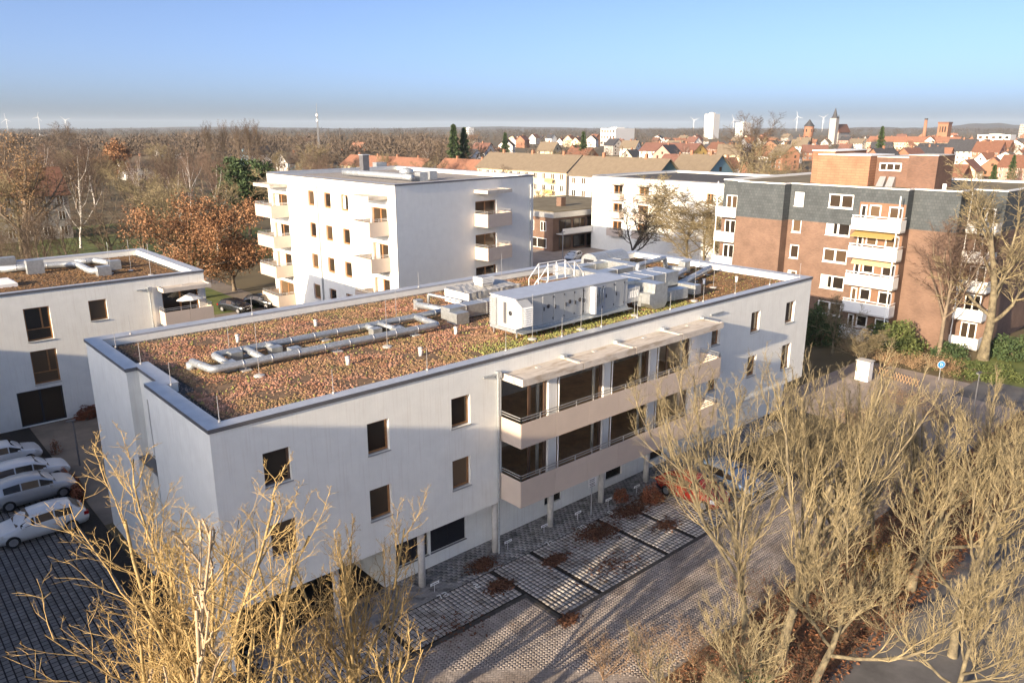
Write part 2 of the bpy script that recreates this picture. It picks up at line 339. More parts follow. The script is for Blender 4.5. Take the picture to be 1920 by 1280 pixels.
MB().lathe([(.02, 0), (.12, .02), (.12, .08), (.02, .1)], (12.6, .7, ZS-.32), 12).build('soffit_lamp', M_PAINTW, MAIN, True)
# loggia glazing, two floors
gy = lambda px, py: at(px, py, 'y', 0)[0]
piers = [(gy(1029, 690), gy(1045, 690)), (gy(1134, 660), gy(1146, 660)), (gy(1221, 635), gy(1233, 635)), (gy(1297, 620), gy(1311, 620))]
piers = [(a, min(b, 29.25)) for a, b in piers]
for (a0, b0, c, e) in log:
    r = MB(fF); r.box(a0, b0, -4.2, -.26, c-.03, e, skip=(0, 4)); r.f = [tuple(reversed(f)) for f in r.f]; rm = r.build('room', M_ROOM, MAIN)
    MB(fF).box(a0+.01, b0-.01, -4.19, -.26, c-.06, c-.024).build('room_floor', M_FLOORW, rm)
    u = a0
    for pa, pb in piers:
        MB(fF).box(pa, pb, -.3, .02, c, e).build('pier', M_PAINTW, MAIN)
        m = MB(fF); q = pa-.002; dk = .2                                   # dark sliding-door stile beside each pier
        m.box(u+.0, u+.06, -.2, -.12, c, e); m.box(q-dk, q, -.2, -.12, c, e); m.box(u+.06, q-dk, -.2, -.12, c, c+.07); m.box(u+.06, q-dk, -.2, -.12, e-.07, e)
        if pa == piers[3][0] or pa == piers[0][0]: t = u+(q-u)*(.36 if pa == piers[3][0] else .62); m.box(t-.09, t+.09, -.2, -.12, c+.07, e-.07)
        o = m.build('sliding_door', M_DWOOD, MAIN)
        MB(fF).poly([(u+.06, -.16, c+.07), (u+.06, -.16, e-.07), (q-dk, -.16, e-.07), (q-dk, -.16, c+.07)]).build('pane', M_CLEAR, o)
        MB(fF).tube([(pa-.32, -.45, c), (pa-.32, -.45, e)], .09, 10).build('inner_column', M_CONC, rm, True)
        if pa != piers[3][0]: MB(fF).tube([(pb+.07, .07, c-.2), (pb+.07, .07, e)], .035, 8).build('downpipe', M_PAINTW, MAIN)
        u = pb
for z0, z1 in ((6.1, 7.33), (3.06, 4.43)): balcony(MAIN, fF, 13.52, 29.72, 1.5, z0, z1, 7)
canopy(MAIN, fF, 13.62, 29.72, 1.5, 9.12, 9.46, 4)
downpipe(MAIN, fF, 13.36, .1, 9.62)
for u in (17.65, 21.67, 25.7, 29.55): m = MB(fF); m.box(u-.12, u+.12, .02, .3, 9.46, 9.58); m.box(u-.03, u+.03, .2, 1.3, 9.44, 9.475); m.build('rain_spout', M_ZINC, MAIN)
MB(fF).box(30.5, 31.8, .02, .12, 9.48, 9.56).build('rain_spout', M_ZINC, MAIN)
# extensive green roof: pebble margin, soil, thousands of sedum tufts
IN = offset_poly(PM, .6)
def inside(P, x, y):
    c = np.zeros(np.shape(x), bool); n = len(P)
    for i in range(n):
        (x1, y1), (x2, y2) = P[i], P[(i+1) % n]
        c ^= ((y1 > y) != (y2 > y)) & (x < (x2-x1)*(y-y1)/((y2-y1) or 1e-9)+x1)
    return c
def tufts(name, root, m, P, z, n, r0, r1, h, seed, keep=None, label=None):
    """stuff: n little leafy cushions on a polygon"""
    g_ = np.random.default_rng(seed); A = np.array(P); lo, hi = A.min(0), A.max(0)
    xy = g_.uniform(lo, hi, (n, 2)); xy = xy[inside(P, xy[:, 0], xy[:, 1])]
    if keep is not None: xy = xy[keep(xy, g_)]
    n = len(xy); r = g_.uniform(r0, r1, n); a0 = g_.uniform(0, 6.28, n); k = 5
    a = a0[:, None]+np.arange(k)*2*math.pi/k; rr = r[:, None]*g_.uniform(.6, 1.25, (n, k))
    ring = np.stack([xy[:, :1]+rr*np.cos(a), xy[:, 1:]+rr*np.sin(a), np.full((n, k), z-.01)], -1)
    top = np.stack([xy[:, 0]+g_.normal(0, .3, n)*r, xy[:, 1]+g_.normal(0, .3, n)*r, z+h*g_.uniform(.4, 1.3, n)], -1)[:, None]
    V = np.concatenate([ring, top], 1).reshape(-1, 3); b = (np.arange(n)*6)[:, None]
    F = np.concatenate([np.stack([b[:, 0]+i, b[:, 0]+(i+1) % k, b[:, 0]+5], -1) for i in range(k)])
    return tag(link(name, np_mesh(name, V, F), m, root), label=label, kind='stuff')
def sedum_mat(name, cols, sc=.9, cols2=None):
    m = mat(name, (.2, .2, .2), .95); t = m.node_tree; N = t.nodes; Lk = t.links; p = N['Principled BSDF']; g_ = N.new('ShaderNodeNewGeometry')
    def noise(s_, d): n = N.new('ShaderNodeTexNoise'); n.inputs['Scale'].default_value = s_; n.inputs['Detail'].default_value = d; n.inputs['Roughness'].default_value = .7; Lk.new(g_.outputs['Position'], n.inputs['Vector']); return n.outputs['Fac']
    def ramp(fac, cs):
        r = N.new('ShaderNodeValToRGB'); Lk.new(fac, r.inputs[0])
        for e in list(r.color_ramp.elements)[1:]: r.color_ramp.elements.remove(e)
        for i, (q, c) in enumerate(cs): e = r.color_ramp.elements[0] if i == 0 else r.color_ramp.elements.new(q); e.position = q; e.color = (*c, 1)
        return r.outputs[0]
    last = ramp(noise(sc, 9), cols)
    if cols2:
        mr = N.new('ShaderNodeMapRange'); mr.inputs[1].default_value = .42; mr.inputs[2].default_value = .58; Lk.new(noise(.28, 4), mr.inputs[0]); mx = N.new('ShaderNodeMix'); mx.data_type = 'RGBA'; Lk.new(mr.outputs[0], mx.inputs[0]); Lk.new(last, mx.inputs[6]); Lk.new(ramp(noise(sc*1.7, 9), cols2), mx.inputs[7]); last = mx.outputs[2]
    h = N.new('ShaderNodeHueSaturation'); mr = N.new('ShaderNodeMapRange'); mr.inputs[3].default_value = .65; mr.inputs[4].default_value = 1.4
    Lk.new(g_.outputs['Random Per Island'], mr.inputs[0]); Lk.new(mr.outputs[0], h.inputs['Value']); Lk.new(last, h.inputs['Color']); Lk.new(h.outputs[0], p.inputs['Base Color']); return m
M_SEDUM = sedum_mat('sedum_red', [(.34, (.2, .14, .07)), (.42, (.28, .14, .075)), (.49, (.42, .2, .125)), (.54, (.46, .26, .175)), (.6, (.3, .16, .085)), (.68, (.16, .12, .055))], .6, [(.36, (.15, .14, .055)), (.45, (.3, .2, .09)), (.52, (.4, .26, .13)), (.58, (.26, .14, .075)), (.66, (.17, .17, .06))])
M_SEDG = sedum_mat('sedum_green', [(.3, (.16, .18, .05)), (.5, (.3, .3, .09)), (.7, (.2, .15, .06))], 1.5)
M_SEDB = sedum_mat('sedum_brown', [(.3, (.22, .11, .05)), (.5, (.16, .09, .04)), (.7, (.25, .16, .07))], 1.2)
M_SOIL = mat('roof_soil', (.12, .075, .045), .95, col2=(.22, .145, .085), scale=4, bump=.5)
MB().prism(offset_poly(PM, 1.15), ZD, ZD+.05).build('soil_bed', M_SOIL, MAIN)
PS = offset_poly(PM, 1.2)
def red_keep(xy, g_):
    gr = np.clip(1-abs(xy[:, 1]-2.1)/1.2, 0, 1)*((xy[:, 0] > 13.5) & (xy[:, 0] < 31))+.9*(xy[:, 0] > 29)*(xy[:, 1] < 99)
    X, Y = xy[:, 0], xy[:, 1]; bare = np.sin(X*.9+1.3*np.sin(Y*.7))*np.sin(Y*1.3+.8*np.sin(X*.6))+.5*np.sin(X*2.3+Y*1.7)
    return (g_.random(len(xy)) > gr) & (g_.random(len(xy)) > np.clip((bare-.4)*1.8, 0, .93))
tufts('sedum', MAIN, M_SEDUM, PS, ZD+.05, 72000, .038, .09, .06, 1, red_keep, 'red and brown sedum carpet')
tufts('sedum', MAIN, M_SEDG, PS, ZD+.05, 44000, .035, .085, .09, 2, lambda xy, g_: g_.random(len(xy)) < np.clip(1.1-abs(xy[:, 1]-2.2)/1.3, 0, 1)*((xy[:, 0] > 14) & (xy[:, 0] < 31))+.05+.5*np.exp(-((xy[:, 0]-9)**2/9+(xy[:, 1]-8)**2/.5)), 'green sedum patches')
tufts('sedum', MAIN, M_SEDB, PS, ZD+.05, 50000, .035, .085, .06, 3, lambda xy, g_: xy[:, 0] > 28.5+g_.normal(0, 1.5, len(xy)), 'brown sedum at the far end')
tufts('pebbles', MAIN, M_PEBBLE, PS and offset_poly(PM, .62), ZD, 26000, .03, .06, .05, 4, lambda xy, g_: ~inside(PS, xy[:, 0], xy[:, 1]), 'pebble margin along the parapet')
# ================================================================= roof plant
def duct(name, label, runs, r=.18, z=None, bands=True, mat_=None, supports=True, extra=None, cat='duct'):
    """round duct: straight tubes > joint bands; runs are polylines (x,y,z) with mitred elbows"""
    root = thing(name, label, cat, (runs[0][0][0], runs[0][0][1], ZD))
    for run, rr in [(q if isinstance(q, tuple) else (q, r)) for q in runs]:
        P = [np.array(p, float) for p in run]; pts = [P[0]]
        for i in range(1, len(P)-1):
            a = P[i-1]-P[i]; c = P[i+1]-P[i]; a /= np.linalg.norm(a); c /= np.linalg.norm(c); k = rr*1.3
            for t in (0, .35, .65, 1): pts.append(P[i]+a*k*(1-t)**2+c*k*t**2)
        pts.append(P[-1]); o = MB().tube(pts, rr, 14).build('pipe', mat_ or M_ZINC, root, True)
        for a, b in zip(P, P[1:]):
            l = np.linalg.norm(b-a); n = int(l/1.4)
            for i in range(1, n+1):
                c = a+(b-a)*(i/(n+1)); d = (b-a)/l*.025; MB().tube([c-d, c+d], rr+.014, 14).build('joint_band', M_STEEL, o, True)
            if supports and l > 3:
                for q in (.12, .5, .88):
                    c = a+(b-a)*q; MB().bar((c[0], c[1], c[2]-rr+.02), (c[0], c[1], ZD+.1), .06).build('support_post', M_STEEL, root)
                    MB().box(c[0]-.22, c[0]+.22, c[1]-.22, c[1]+.22, ZD+.03, ZD+.11).build('support_foot', M_CONC, root)
    return root
zc = 10.25
A1 = duct('ventilation_duct', 'long galvanised pipe loop lying on the near half of the sedum roof', [[(2.6, 8.75, zc), (2.85, 6.95, zc), (15.0, 6.8, zc), (15.15, 9.3, zc)]], .175)
MB().lathe([(.24, ZD), (.24, zc-.05)], (2.6, 8.85, 0), 12).build('pipe_base', M_ZINC, A1, True)
A2 = duct('ventilation_duct', 'galvanised pipe with short branches behind the near pipe loop', [[(3.7, 7.5, zc), (3.75, 9.15, zc), (15.3, 9.1, zc), (17.6, 9.05, zc+.05)], ([(5.3, 9.1, zc), (5.25, 7.1, zc)], .17), ([(6.4, 9.1, zc), (6.4, 8.5, zc)], .17), ([(12.0, 9.1, zc), (11.9, 8.3, zc)], .17), ([(12.7, 9.1, zc), (12.8, 7.6, zc)], .15)], .175)
for x, y in ((3.75, 7.4), (4.6, 8.75), (6.4, 8.3), (7.0, 7.5), (11.9, 8.1), (12.85, 7.4)):
    MB().box(x-.28, x+.28, y-.24, y+.24, ZD+.04, ZD+.52).build('outlet_box', M_DUCTBOX, A2, bevel=.015)
A3 = duct('ventilation_duct', 'bent pipe beside the white plant box on the roof', [[(17.0, 11.6, zc), (17.45, 9.35, zc)]], .18, supports=False)
MB().box(17.0, 17.45, 11.55, 11.95, ZD, zc+.25).build('outlet_box', M_DUCTBOX, A3)
A4 = duct('ventilation_duct', 'thin pipe on an upright stub beside the white plant box', [[(18.45, 12.4, ZD), (18.45, 12.4, zc+.3), (18.75, 9.4, zc+.3)]], .09, supports=False)
def sheet_duct(root, pts, w, h, z, name='rectangular_duct'):
    """rectangular duct along a polyline with flanges"""
    for a, b in zip(pts, pts[1:]):
        a = np.array((*a, z), float); b = np.array((*b, z), float); l = np.linalg.norm(b-a); d = (b-a)/l
        o = MB().bar(a-d*w/2*.98, b+d*w/2*.96, w, h).build(name, M_DUCTBOX, root)
        n = max(1, int(l/1.3))
        for i in range(n): c = a+(b-a)*((i+.5)/n); MB().bar(c-d*.02, c+d*.02, w+.05, h+.05).build('flange', M_STEEL, o)
        z += .004
R1 = thing('rectangular_duct', 'boxy sheet metal duct with square outlet leading to the ventilation unit', 'duct', (17, 8, ZD))
sheet_duct(R1, [(17.0, 8.2), (21.6, 8.15)], .85, .72, 10.36); MB().box(16.45, 17.35, 7.0, 7.9, ZD+.06, ZD+.72).build('outlet_box', M_DUCTBOX, R1, bevel=.01)
# big ventilation unit
U = thing('ventilation_unit', 'long white air handling unit on legs with louvred end on the roof', 'ventilation unit', (17, 2.7, ZD))
x0, x1, y0, y1, zb, zt = 16.98, 25.85, 2.68, 4.7, 10.38, 12.0
bd = MB().box(x0, x1, y0, y1, zb, zt).build('casing', M_AHU, U, bevel=.02)
MB().box(x0-.04, x1+.04, y0-.05, y1+.05, zt+.002, zt+.05).build('roof_sheet', M_COPE, U)
MB().box(x0-.03, x1+.03, y0-.03, y1+.03, zb-.16, zb-.004).build('base_frame', M_ZINC, U)
for i in range(7):
    for y in (y0+.1, y1-.1): x = x0+.15+i*(x1-x0-.3)/6; MB().bar((x, y, ZD+.02), (x, y, zb-.15), .07).build('leg', M_STEEL, U)
MB().box(x0+.05, x1, y0-.45, y0-.06, zb-.14, zb-.1).build('cable_tray', M_ZINC, U)
doors = [1.9, 2.75, 3.55, 4.3, 5.0, 5.9, 6.85, 7.75]
for i, q in enumerate(doors):
    wdt = .78; d = MB().box(x0+q, x0+q+wdt, y0-.025, y0-.002, zb+.05, zt-.06).build('door', M_AHUD, bd, bevel=.006)
    MB().box(x0+q+.06, x0+q+.1, y0-.07, y0-.026, zb+.75, zb+.95).build('handle', M_DARK, U)
    for zz in (zb+.2, zt-.25): MB().box(x0+q+wdt-.05, x0+q+wdt-.01, y0-.05, y0-.026, zz, zz+.1).build('hinge', M_DARK, U)
for q in (2.3, 3.95, 4.75, 6.2): t = MB(Frame((x0+q, y0-.026), (1, 0))); t.fr = None; MB().tube([(x0+q, y0-.05, zb+.95), (x0+q, y0-.027, zb+.95)], .11, 14).build('porthole', M_DARK, U, True)
hd = MB().hexa([(x0+.0, y0-.5, zb+.25), (x0+.75, y0-.5, zb+.25), (x0+.75, y0-.004, zb+.05), (x0+.0, y0-.004, zb+.05)], [(x0, y0-.5, zt-.35), (x0+.75, y0-.5, zt-.35), (x0+.75, y0-.004, zt-.03), (x0, y0-.004, zt-.03)]).build('intake_hood', M_AHU, U)
for i in range(9): z = zb+.28+i*.115; MB().hexa([(x0+.04, y0-.56, z-.02), (x0+.71, y0-.56, z-.02), (x0+.71, y0-.502, z+.05), (x0+.04, y0-.502, z+.05)], [(x0+.04, y0-.56, z), (x0+.71, y0-.56, z), (x0+.71, y0-.502, z+.07), (x0+.04, y0-.502, z+.07)]).build('louvre', M_PAINTW, hd)
for i in range(13): z = zb+.08+i*.115; MB().hexa([(x0-.12, y1-.55, z), (x0-.002, y1-.55, z+.06), (x0-.002, y1-.02, z+.06), (x0-.12, y1-.02, z)], [(x0-.12, y1-.55, z+.02), (x0-.002, y1-.55, z+.08), (x0-.002, y1-.02, z+.08), (x0-.12, y1-.02, z+.02)]).build('louvre', M_AHU, U)
MB().box(x0-.03, x0-.002, y0+.75, y0+.95, zb+.25, zt-.25).build('vent_slot', M_FASC, U)
MB().tube([(x0-.03, y0+.42, zb+.85), (x0-.002, y0+.42, zb+.85)], .12, 14).build('porthole', M_DARK, U, True)
MB().box(x0+5.62, x0+5.8, y0-.35, y0-.004, zb+.02, zt-.05).build('pipe_cover', M_PAINTW, U)
MB().box(x0+5.8, x0+6.9, y0-.03, y0-.003, zb+.05, zt-.05).build('valve_panel', mat('panel_blue_grey', (.3, .33, .38), .5, .2), U)
for k in range(4): MB().tube([(x0+5.95+k*.22, y0-.1, zb+.25+k*.1), (x0+5.95+k*.22, y0-.1, zt-.3), (x0+6.1+k*.22, y0-.1, zt-.2)], .03, 7).build('valve_pipe', M_ZINC, U, True)
# second plant box, foil wrapped, with louvre cap
V = thing('plant_box', 'low white insulated plant box with louvred cap behind the ventilation unit', 'plant box', (21, 11, ZD))
MB().box(19.4, 23.6, 9.6, 12.0, ZD+.2, 10.85).build('casing', M_PAINTW, V, bevel=.02)
fw = MB(); N_ = 22; pr_ = []
for i in range(N_+1):
    for j in range(9): x = 19.35+4.3*i/N_; y = 9.55+2.5*j/8; pr_.append((x, y, 10.87+random.uniform(0, .07)))
fw._add(pr_, [(i*9+j, (i+1)*9+j, (i+1)*9+j+1, i*9+j+1) for i in range(N_) for j in range(8)])
fw._add([(19.4+4.2*i/24, 9.57-random.uniform(0, .06), 10.9-(.75)*k/3+random.uniform(-.02, .02)) for i in range(25) for k in range(4)], [(i*4+k, i*4+k+1, (i+1)*4+k+1, (i+1)*4+k) for i in range(24) for k in range(3)])
fw.build('foil_cover', mat('grey_foil', (.42, .41, .38), .5, .3, var=.12, scale=4), V)
MB().box(21.3, 22.2, 10.6, 11.4, 10.92, 11.1).build('cap_base', M_CONC, V)
for k in range(4): MB().box(21.25, 22.25, 10.55, 11.45, 11.12+k*.09, 11.17+k*.09).build('louvre', M_PAINTW, V)
MB().box(21.35, 22.15, 10.65, 11.35, 11.1, 11.46).build('cap_core', M_SILL, V)
MB().box(19.35, 19.5, 9.4, 10.4, ZD+.05, ZD+.25).build('base_rail', M_ZINC, V)
# duct cluster on the right
D = thing('duct_cluster', 'tangle of boxy sheet metal ducts at the far end of the ventilation unit', 'duct', (28, 4, ZD))
sheet_duct(D, [(26.0, 4.2), (31.4, 4.4)], 1.5, .9, 11.1); sheet_duct(D, [(27.4, 2.9), (30.9, 2.6)], .75, .65, 10.45)
sheet_duct(D, [(32.6, 2.75), (32.4, 5.6)], .7, .6, 10.42); sheet_duct(D, [(30.0, 5.2), (30.4, 9.0), (30.5, 12.6)], 1.0, .7, 10.6)
sheet_duct(D, [(31.6, 9.6), (35.4, 9.7), (35.4, 12.4)], .9, .65, 10.5); sheet_duct(D, [(31.2, 12.4), (37.2, 12.6)], .8, .6, 10.45); sheet_duct(D, [(28.6, 6.4), (33.8, 6.6)], .8, .5, 10.9)
MB().box(25.88, 27.1, 2.75, 3.9, 10.45, 11.35).build('louvred_section', M_AHU, D, bevel=.02)
for k in range(6): MB().box(26.05+k*.16, 26.13+k*.16, 2.72, 2.748, 10.75, 11.15).build('louvre', M_PAINTW, D)
d = MB(); pf = [(27.05, 10.35), (27.6, 9.98), (28.55, 9.98), (28.75, 10.3), (28.75, 11.25), (28.5, 11.5), (27.55, 11.5), (27.5, 10.95), (27.05, 10.95)]
d._add([(x, 1.95, z) for x, z in pf]+[(x, 3.5, z) for x, z in pf], [tuple(range(9)), tuple(reversed(range(9, 18)))]+[(i, 9+i, 9+(i+1) % 9, (i+1) % 9) for i in range(9)]); d.build('goose_duct', M_DUCTBOX, D)
HQ = thing('vent_hood', 'rounded galvanised hood duct rising behind the duct cluster', 'vent hood', (36, 13.8, ZD))
for k, (xa, xb) in enumerate(((34.6, 36.1), (36.15, 38.3))):
    arc = [(12.9, ZD+.05)]+[(13.75-.85*math.cos(t), 10.6+.6*math.sin(t)) for t in np.linspace(0, math.pi, 9)]+[(14.6, ZD+.05)]
    m = MB(); n = len(arc); m._add([(xa, y, z) for y, z in arc]+[(xb, y, z) for y, z in arc], [tuple(range(n)), tuple(reversed(range(n, 2*n)))]+[(i, n+i, n+(i+1) % n, (i+1) % n) for i in range(n)]); m.build('hood_shell', M_DUCTBOX, HQ)
MB().box(34.57, 34.597, 13.3, 14.3, 10.3, 10.75).build('opening', M_DARK, HQ)
duct('ventilation_duct', 'short silver pipe standing on a stub in front of the far parapet', [[(33.2, 7.9, 10.6), (33.2, 7.9, 11.25), (37.6, 8.9, 11.15), (37.9, 8.9, ZD)]], .17, supports=False)
duct('ventilation_duct', 'long round pipe lying towards the far right parapet', [[(33.2, 4.6, 10.25), (40.6, 6.9, 10.3)]], .22)
duct('ventilation_duct', 'second round pipe lying parallel to the far right one', [[(33.6, 5.9, 10.3), (38.5, 7.6, 10.3), (38.2, 9.2, 10.3)]], .2)
Q = thing('duct_outlet', 'square metal outlet box at the end of the far pipes', 'duct', (39, 8.3, ZD))
MB().box(38.9, 39.6, 8.0, 8.6, ZD+.02, 10.75).build('box', M_DUCTBOX, Q, bevel=.01); MB().box(38.85, 39.65, 7.95, 8.65, 10.76, 10.8).build('lid', M_ZINC, Q)
# steel steps over the ducts with guard rails
S = thing('roof_steps', 'white steel stair bridge with handrails over the roof ducts', 'steps', (28, 10.5, ZD))
for y in (9.9, 10.8):
    m = MB()
    for z in (.0, .5, 1.0): m.bar((26.4, y, 10.75+z), (28.9, y, 10.75+z), .045)
    for x in (26.4, 27.25, 28.05, 28.9): m.bar((x, y, 10.75), (x, y, 11.75), .045)
    m.bar((26.4, y, 11.75), (25.5, y, 10.85), .045); m.bar((26.4, y, 10.75), (25.5, y, ZD+.05), .06); m.bar((28.9, y, 11.75), (29.8, y, 10.85), .045); m.bar((28.9, y, 10.75), (29.8, y, ZD+.05), .06); m.bar((25.5, y, 10.85), (25.5, y, ZD+.05), .045); m.bar((29.8, y, 10.85), (29.8, y, ZD+.05), .045)
    m.build('guard_rail', M_PAINTW, S)
MB().box(26.4, 28.9, 9.92, 10.78, 10.7, 10.745).build('platform', M_ZINC, S)
for k in range(4):
    for s in (-1, 1): x = 27.65+s*(1.35+k*.22); z = 10.5-k*.2; MB().box(x-.11, x+.11, 9.95, 10.75, z, z+.03).build('tread', M_ZINC, S)
# lightning rods: on the coping and standing in the sedum
rp = [('r', x, .55, ZT-.02) for x in (.6, 5.2, 9.8, 14.4, 18.2, 21.2, 24.2, 27.2, 30.5, 34.0, 38.2, 42.2)]+[('r', .72, 5.9, ZT-.02), ('r', .75, 9.9, ZT-.02), ('r', .7, 13.5, ZT-.02), ('r', 2.0, 15.65, ZT-.02), ('r', 8.5, 15.65, ZT-.02), ('r', 20, 15.65, ZT-.02), ('r', 42.2, 9, ZT-.02)]
rp += [('f', 4.4, 5.7, ZD+.05), ('f', 4.8, 9.9, ZD+.05), ('f', 11.2, 5.9, ZD+.05), ('f', 14.6, 10.2, ZD+.05), ('f', 17.6, 2.1, ZD+.05), ('f', 20.9, 1.75, ZD+.05), ('f', 25.6, 1.9, ZD+.05), ('f', 25, 13, ZD+.05), ('f', 31.5, 1.9, ZD+.05), ('f', 33.4, 7.4, ZD+.05), ('f', 36, 3.5, ZD+.05)]
for i, (k, x, y, z) in enumerate(rp):
    t = thing('lightning_rod', 'thin lightning rod on the %s coping of the long roof' % ('front' if y < 1 else 'rear' if y > 15 else 'left end' if x < 2 else 'far end') if k == 'r' else 'thin lightning rod on a round foot in the sedum', 'lightning rod', (x, y, z), 'rods on the coping' if k == 'r' else 'rods in the sedum')
    h = 1.0 if k == 'r' else random.choice((1.8, 2.4))
    MB().tube([(x, y, z), (x, y, z+h)], [.016, .011], 6).build('rod', M_STEEL, t)
    MB().lathe([(.05, 0), (.05, .06)] if k == 'r' else [(.24, -.02), (.24, .07), (.06, .1)], (x, y, z), 12).build('foot', M_CONC, t)
for x, y in ((8.2, 4.6), (11.6, 3.6), (15.3, 5.6), (10.5, 12), (6.0, 11.8), (36.5, 4.6), (39.0, 3.6), (38.0, 11.5)):
    t = thing('vent_pipe', 'short pale vent stub poking out of the sedum', 'vent pipe', (x, y, ZD+.03), 'vent stubs on the green roof')
    MB().lathe([(.09, 0), (.09, .36)], (x, y, ZD+.03), 10).build('stub', M_PAINTW, t, True); MB().lathe([(.13, .37), (.13, .42), (.03, .46)], (x, y, ZD+.03), 10).build('cap', M_CONC, t, True)

# ================================================================= left building
LB = thing('care_home_wing', 'cream three-storey flat-roofed building at the left with parasol balcony', 'building', (-4, 35, 0))
k = 1.06; lx1, ly, lzt = 12.95, 35.0, 9.69; lx0 = -22.0; ly1 = 50.3
def lsc(u, z): return (-8.85+(u+8.85)*k, 20.505-(20.505-z)*k)
parapet_roof(LB, [(lx0, ly), (lx1, ly), (lx1, ly1), (lx0, ly1)], lzt, lzt-.5)
fW = Frame((0, ly), (1, 0)); hs = []
for a, b_, c, e, st in ((-.08, 1.43, 6.92, 9.15, 'third'), (3.77, 4.9, 7.7, 9.12, 'fixed'), (-.1, 1.44, 3.95, 6.26, 'third'), (-1.25, 1.45, 1.2, 3.64, 'door')):
    (a, c), (b_, e) = lsc(a, c), lsc(b_, e); hs.append((a, b_, max(c, .06), e, st))
lg = [(*(lsc(8.6, 6.9)), *(lsc(11.2, 9.0)))]; lgh = [(lg[0][0], lg[0][2], 6.2, 8.4), (lg[0][0], lg[0][2], 3.1, 5.3), (lg[0][0], lg[0][2], .15, 2.3)]
MB(fW).wall(lx0, lx1, 0, lzt-.1, [h[:4] for h in hs]+lgh, .25).build('front_wall', M_REND, LB)
m = MB(); m.fr = Frame((lx1, ly), (0, 1)); m.wall(0, ly1-ly, 0, lzt-.1); m.fr = Frame((lx1, ly1), (-1, 0)); m.wall(0, lx1-lx0, 0, lzt-.1); m.fr = Frame((lx0, ly1), (0, -1)); m.wall(0, ly1-ly, 0, lzt-.1); m.build('end_wall', M_REND, LB)
for a, b_, c, e, st in hs:
    if st == 'door':
        o = window(LB, fW, a, b_, c, e, wood=M_DARK, style='double', sill=False, name='entrance_door', fw=.1)
        continue
    window(LB, fW, a, b_, c, e, style=st)
for h in lgh: window(LB, fW, *h, n=-.2, style='double', sill=False)
for z in (5.95, 2.9, .05): balcony(LB, fW, lgh[0][0]-.35, lx1+.02, 1.35, z, z+1.1, 2)
canopy(LB, fW, lgh[0][0]-.3, lx1, 1.4, 8.55, 8.85); downpipe(LB, fW, lgh[0][0]-.9, .1, 8.9)
MB().tube([(-2.3, ly-.12, 2.1), (-2.3, ly-.02, 2.1)], .17, 14).build('wall_lamp', M_SILL, LB, True)
lzd = lzt-.5
MB().prism([(lx0+1, ly+1.1), (lx1-1.1, ly+1.1), (lx1-1.1, ly1-1.1), (lx0+1, ly1-1.1)], lzd, lzd+.05).build('soil_bed', M_SOIL, LB)
tufts('sedum', LB, M_SEDB, [(-9, ly+1.1), (lx1-1.1, ly+1.1), (lx1-1.1, ly1-1.1), (-9, ly1-1.1)], lzd+.05, 12000, .07, .15, .07, 9, None, 'brown sedum carpet')
z = lzd+.4; px_ = lambda a, b: at(a, b, 'z', z)
p = [px_(0, 505), px_(60, 500), px_(115, 496), px_(145, 495), px_(170, 508), px_(198, 507)]; p2 = [px_(140, 492), px_(178, 488), px_(212, 494)]
t = duct('ventilation_duct', 'galvanised branching pipe on the roof of the left building', [[tuple(q) for q in p], [tuple(q) for q in p2]], .26, supports=False)
for q, (w_, h_) in ((px_(66, 505), (.6, .75)), (px_(194, 508), (.5, .5)), (px_(213, 497), (.5, .5)), (px_(8, 493), (.8, .55))):
    MB().box(q[0]-w_, q[0]+w_, q[1]-.35, q[1]+.35, lzd+.05, lzd+.05+h_*1.5).build('outlet_box', M_DUCTBOX, t, bevel=.01)
q = px_(5, 528); t = thing('roof_light', 'white domed roof light at the left edge of the left roof', 'roof light', (q[0], q[1], lzd))
MB().box(q[0]-.8, q[0]+.8, q[1]-.8, q[1]+.8, lzd+.04, lzd+.3).build('kerb', M_PAINTW, t); MB().hexa([(q[0]-.8, q[1]-.8, lzd+.302), (q[0]+.8, q[1]-.8, lzd+.302), (q[0]+.8, q[1]+.8, lzd+.302), (q[0]-.8, q[1]+.8, lzd+.302)], [(q[0]-.4, q[1]-.4, lzd+.6), (q[0]+.4, q[1]-.4, lzd+.6), (q[0]+.4, q[1]+.4, lzd+.6), (q[0]-.4, q[1]+.4, lzd+.6)]).build('dome', M_PAINTW, t)
for a, b_ in ((207, 505), (245, 500), (282, 508)):
    q = px_(a, b_); t = thing('lightning_rod', 'thin lightning rod on the roof of the left building', 'lightning rod', (q[0], q[1], lzd+.05), 'rods on the left roof'); MB().tube([(q[0], q[1], lzd+.05), (q[0], q[1], lzd+2.6)], .015, 6).build('rod', M_STEEL, t); MB().lathe([(.2, -.02), (.2, .08)], (q[0], q[1], lzd+.05), 10).build('foot', M_CONC, t)
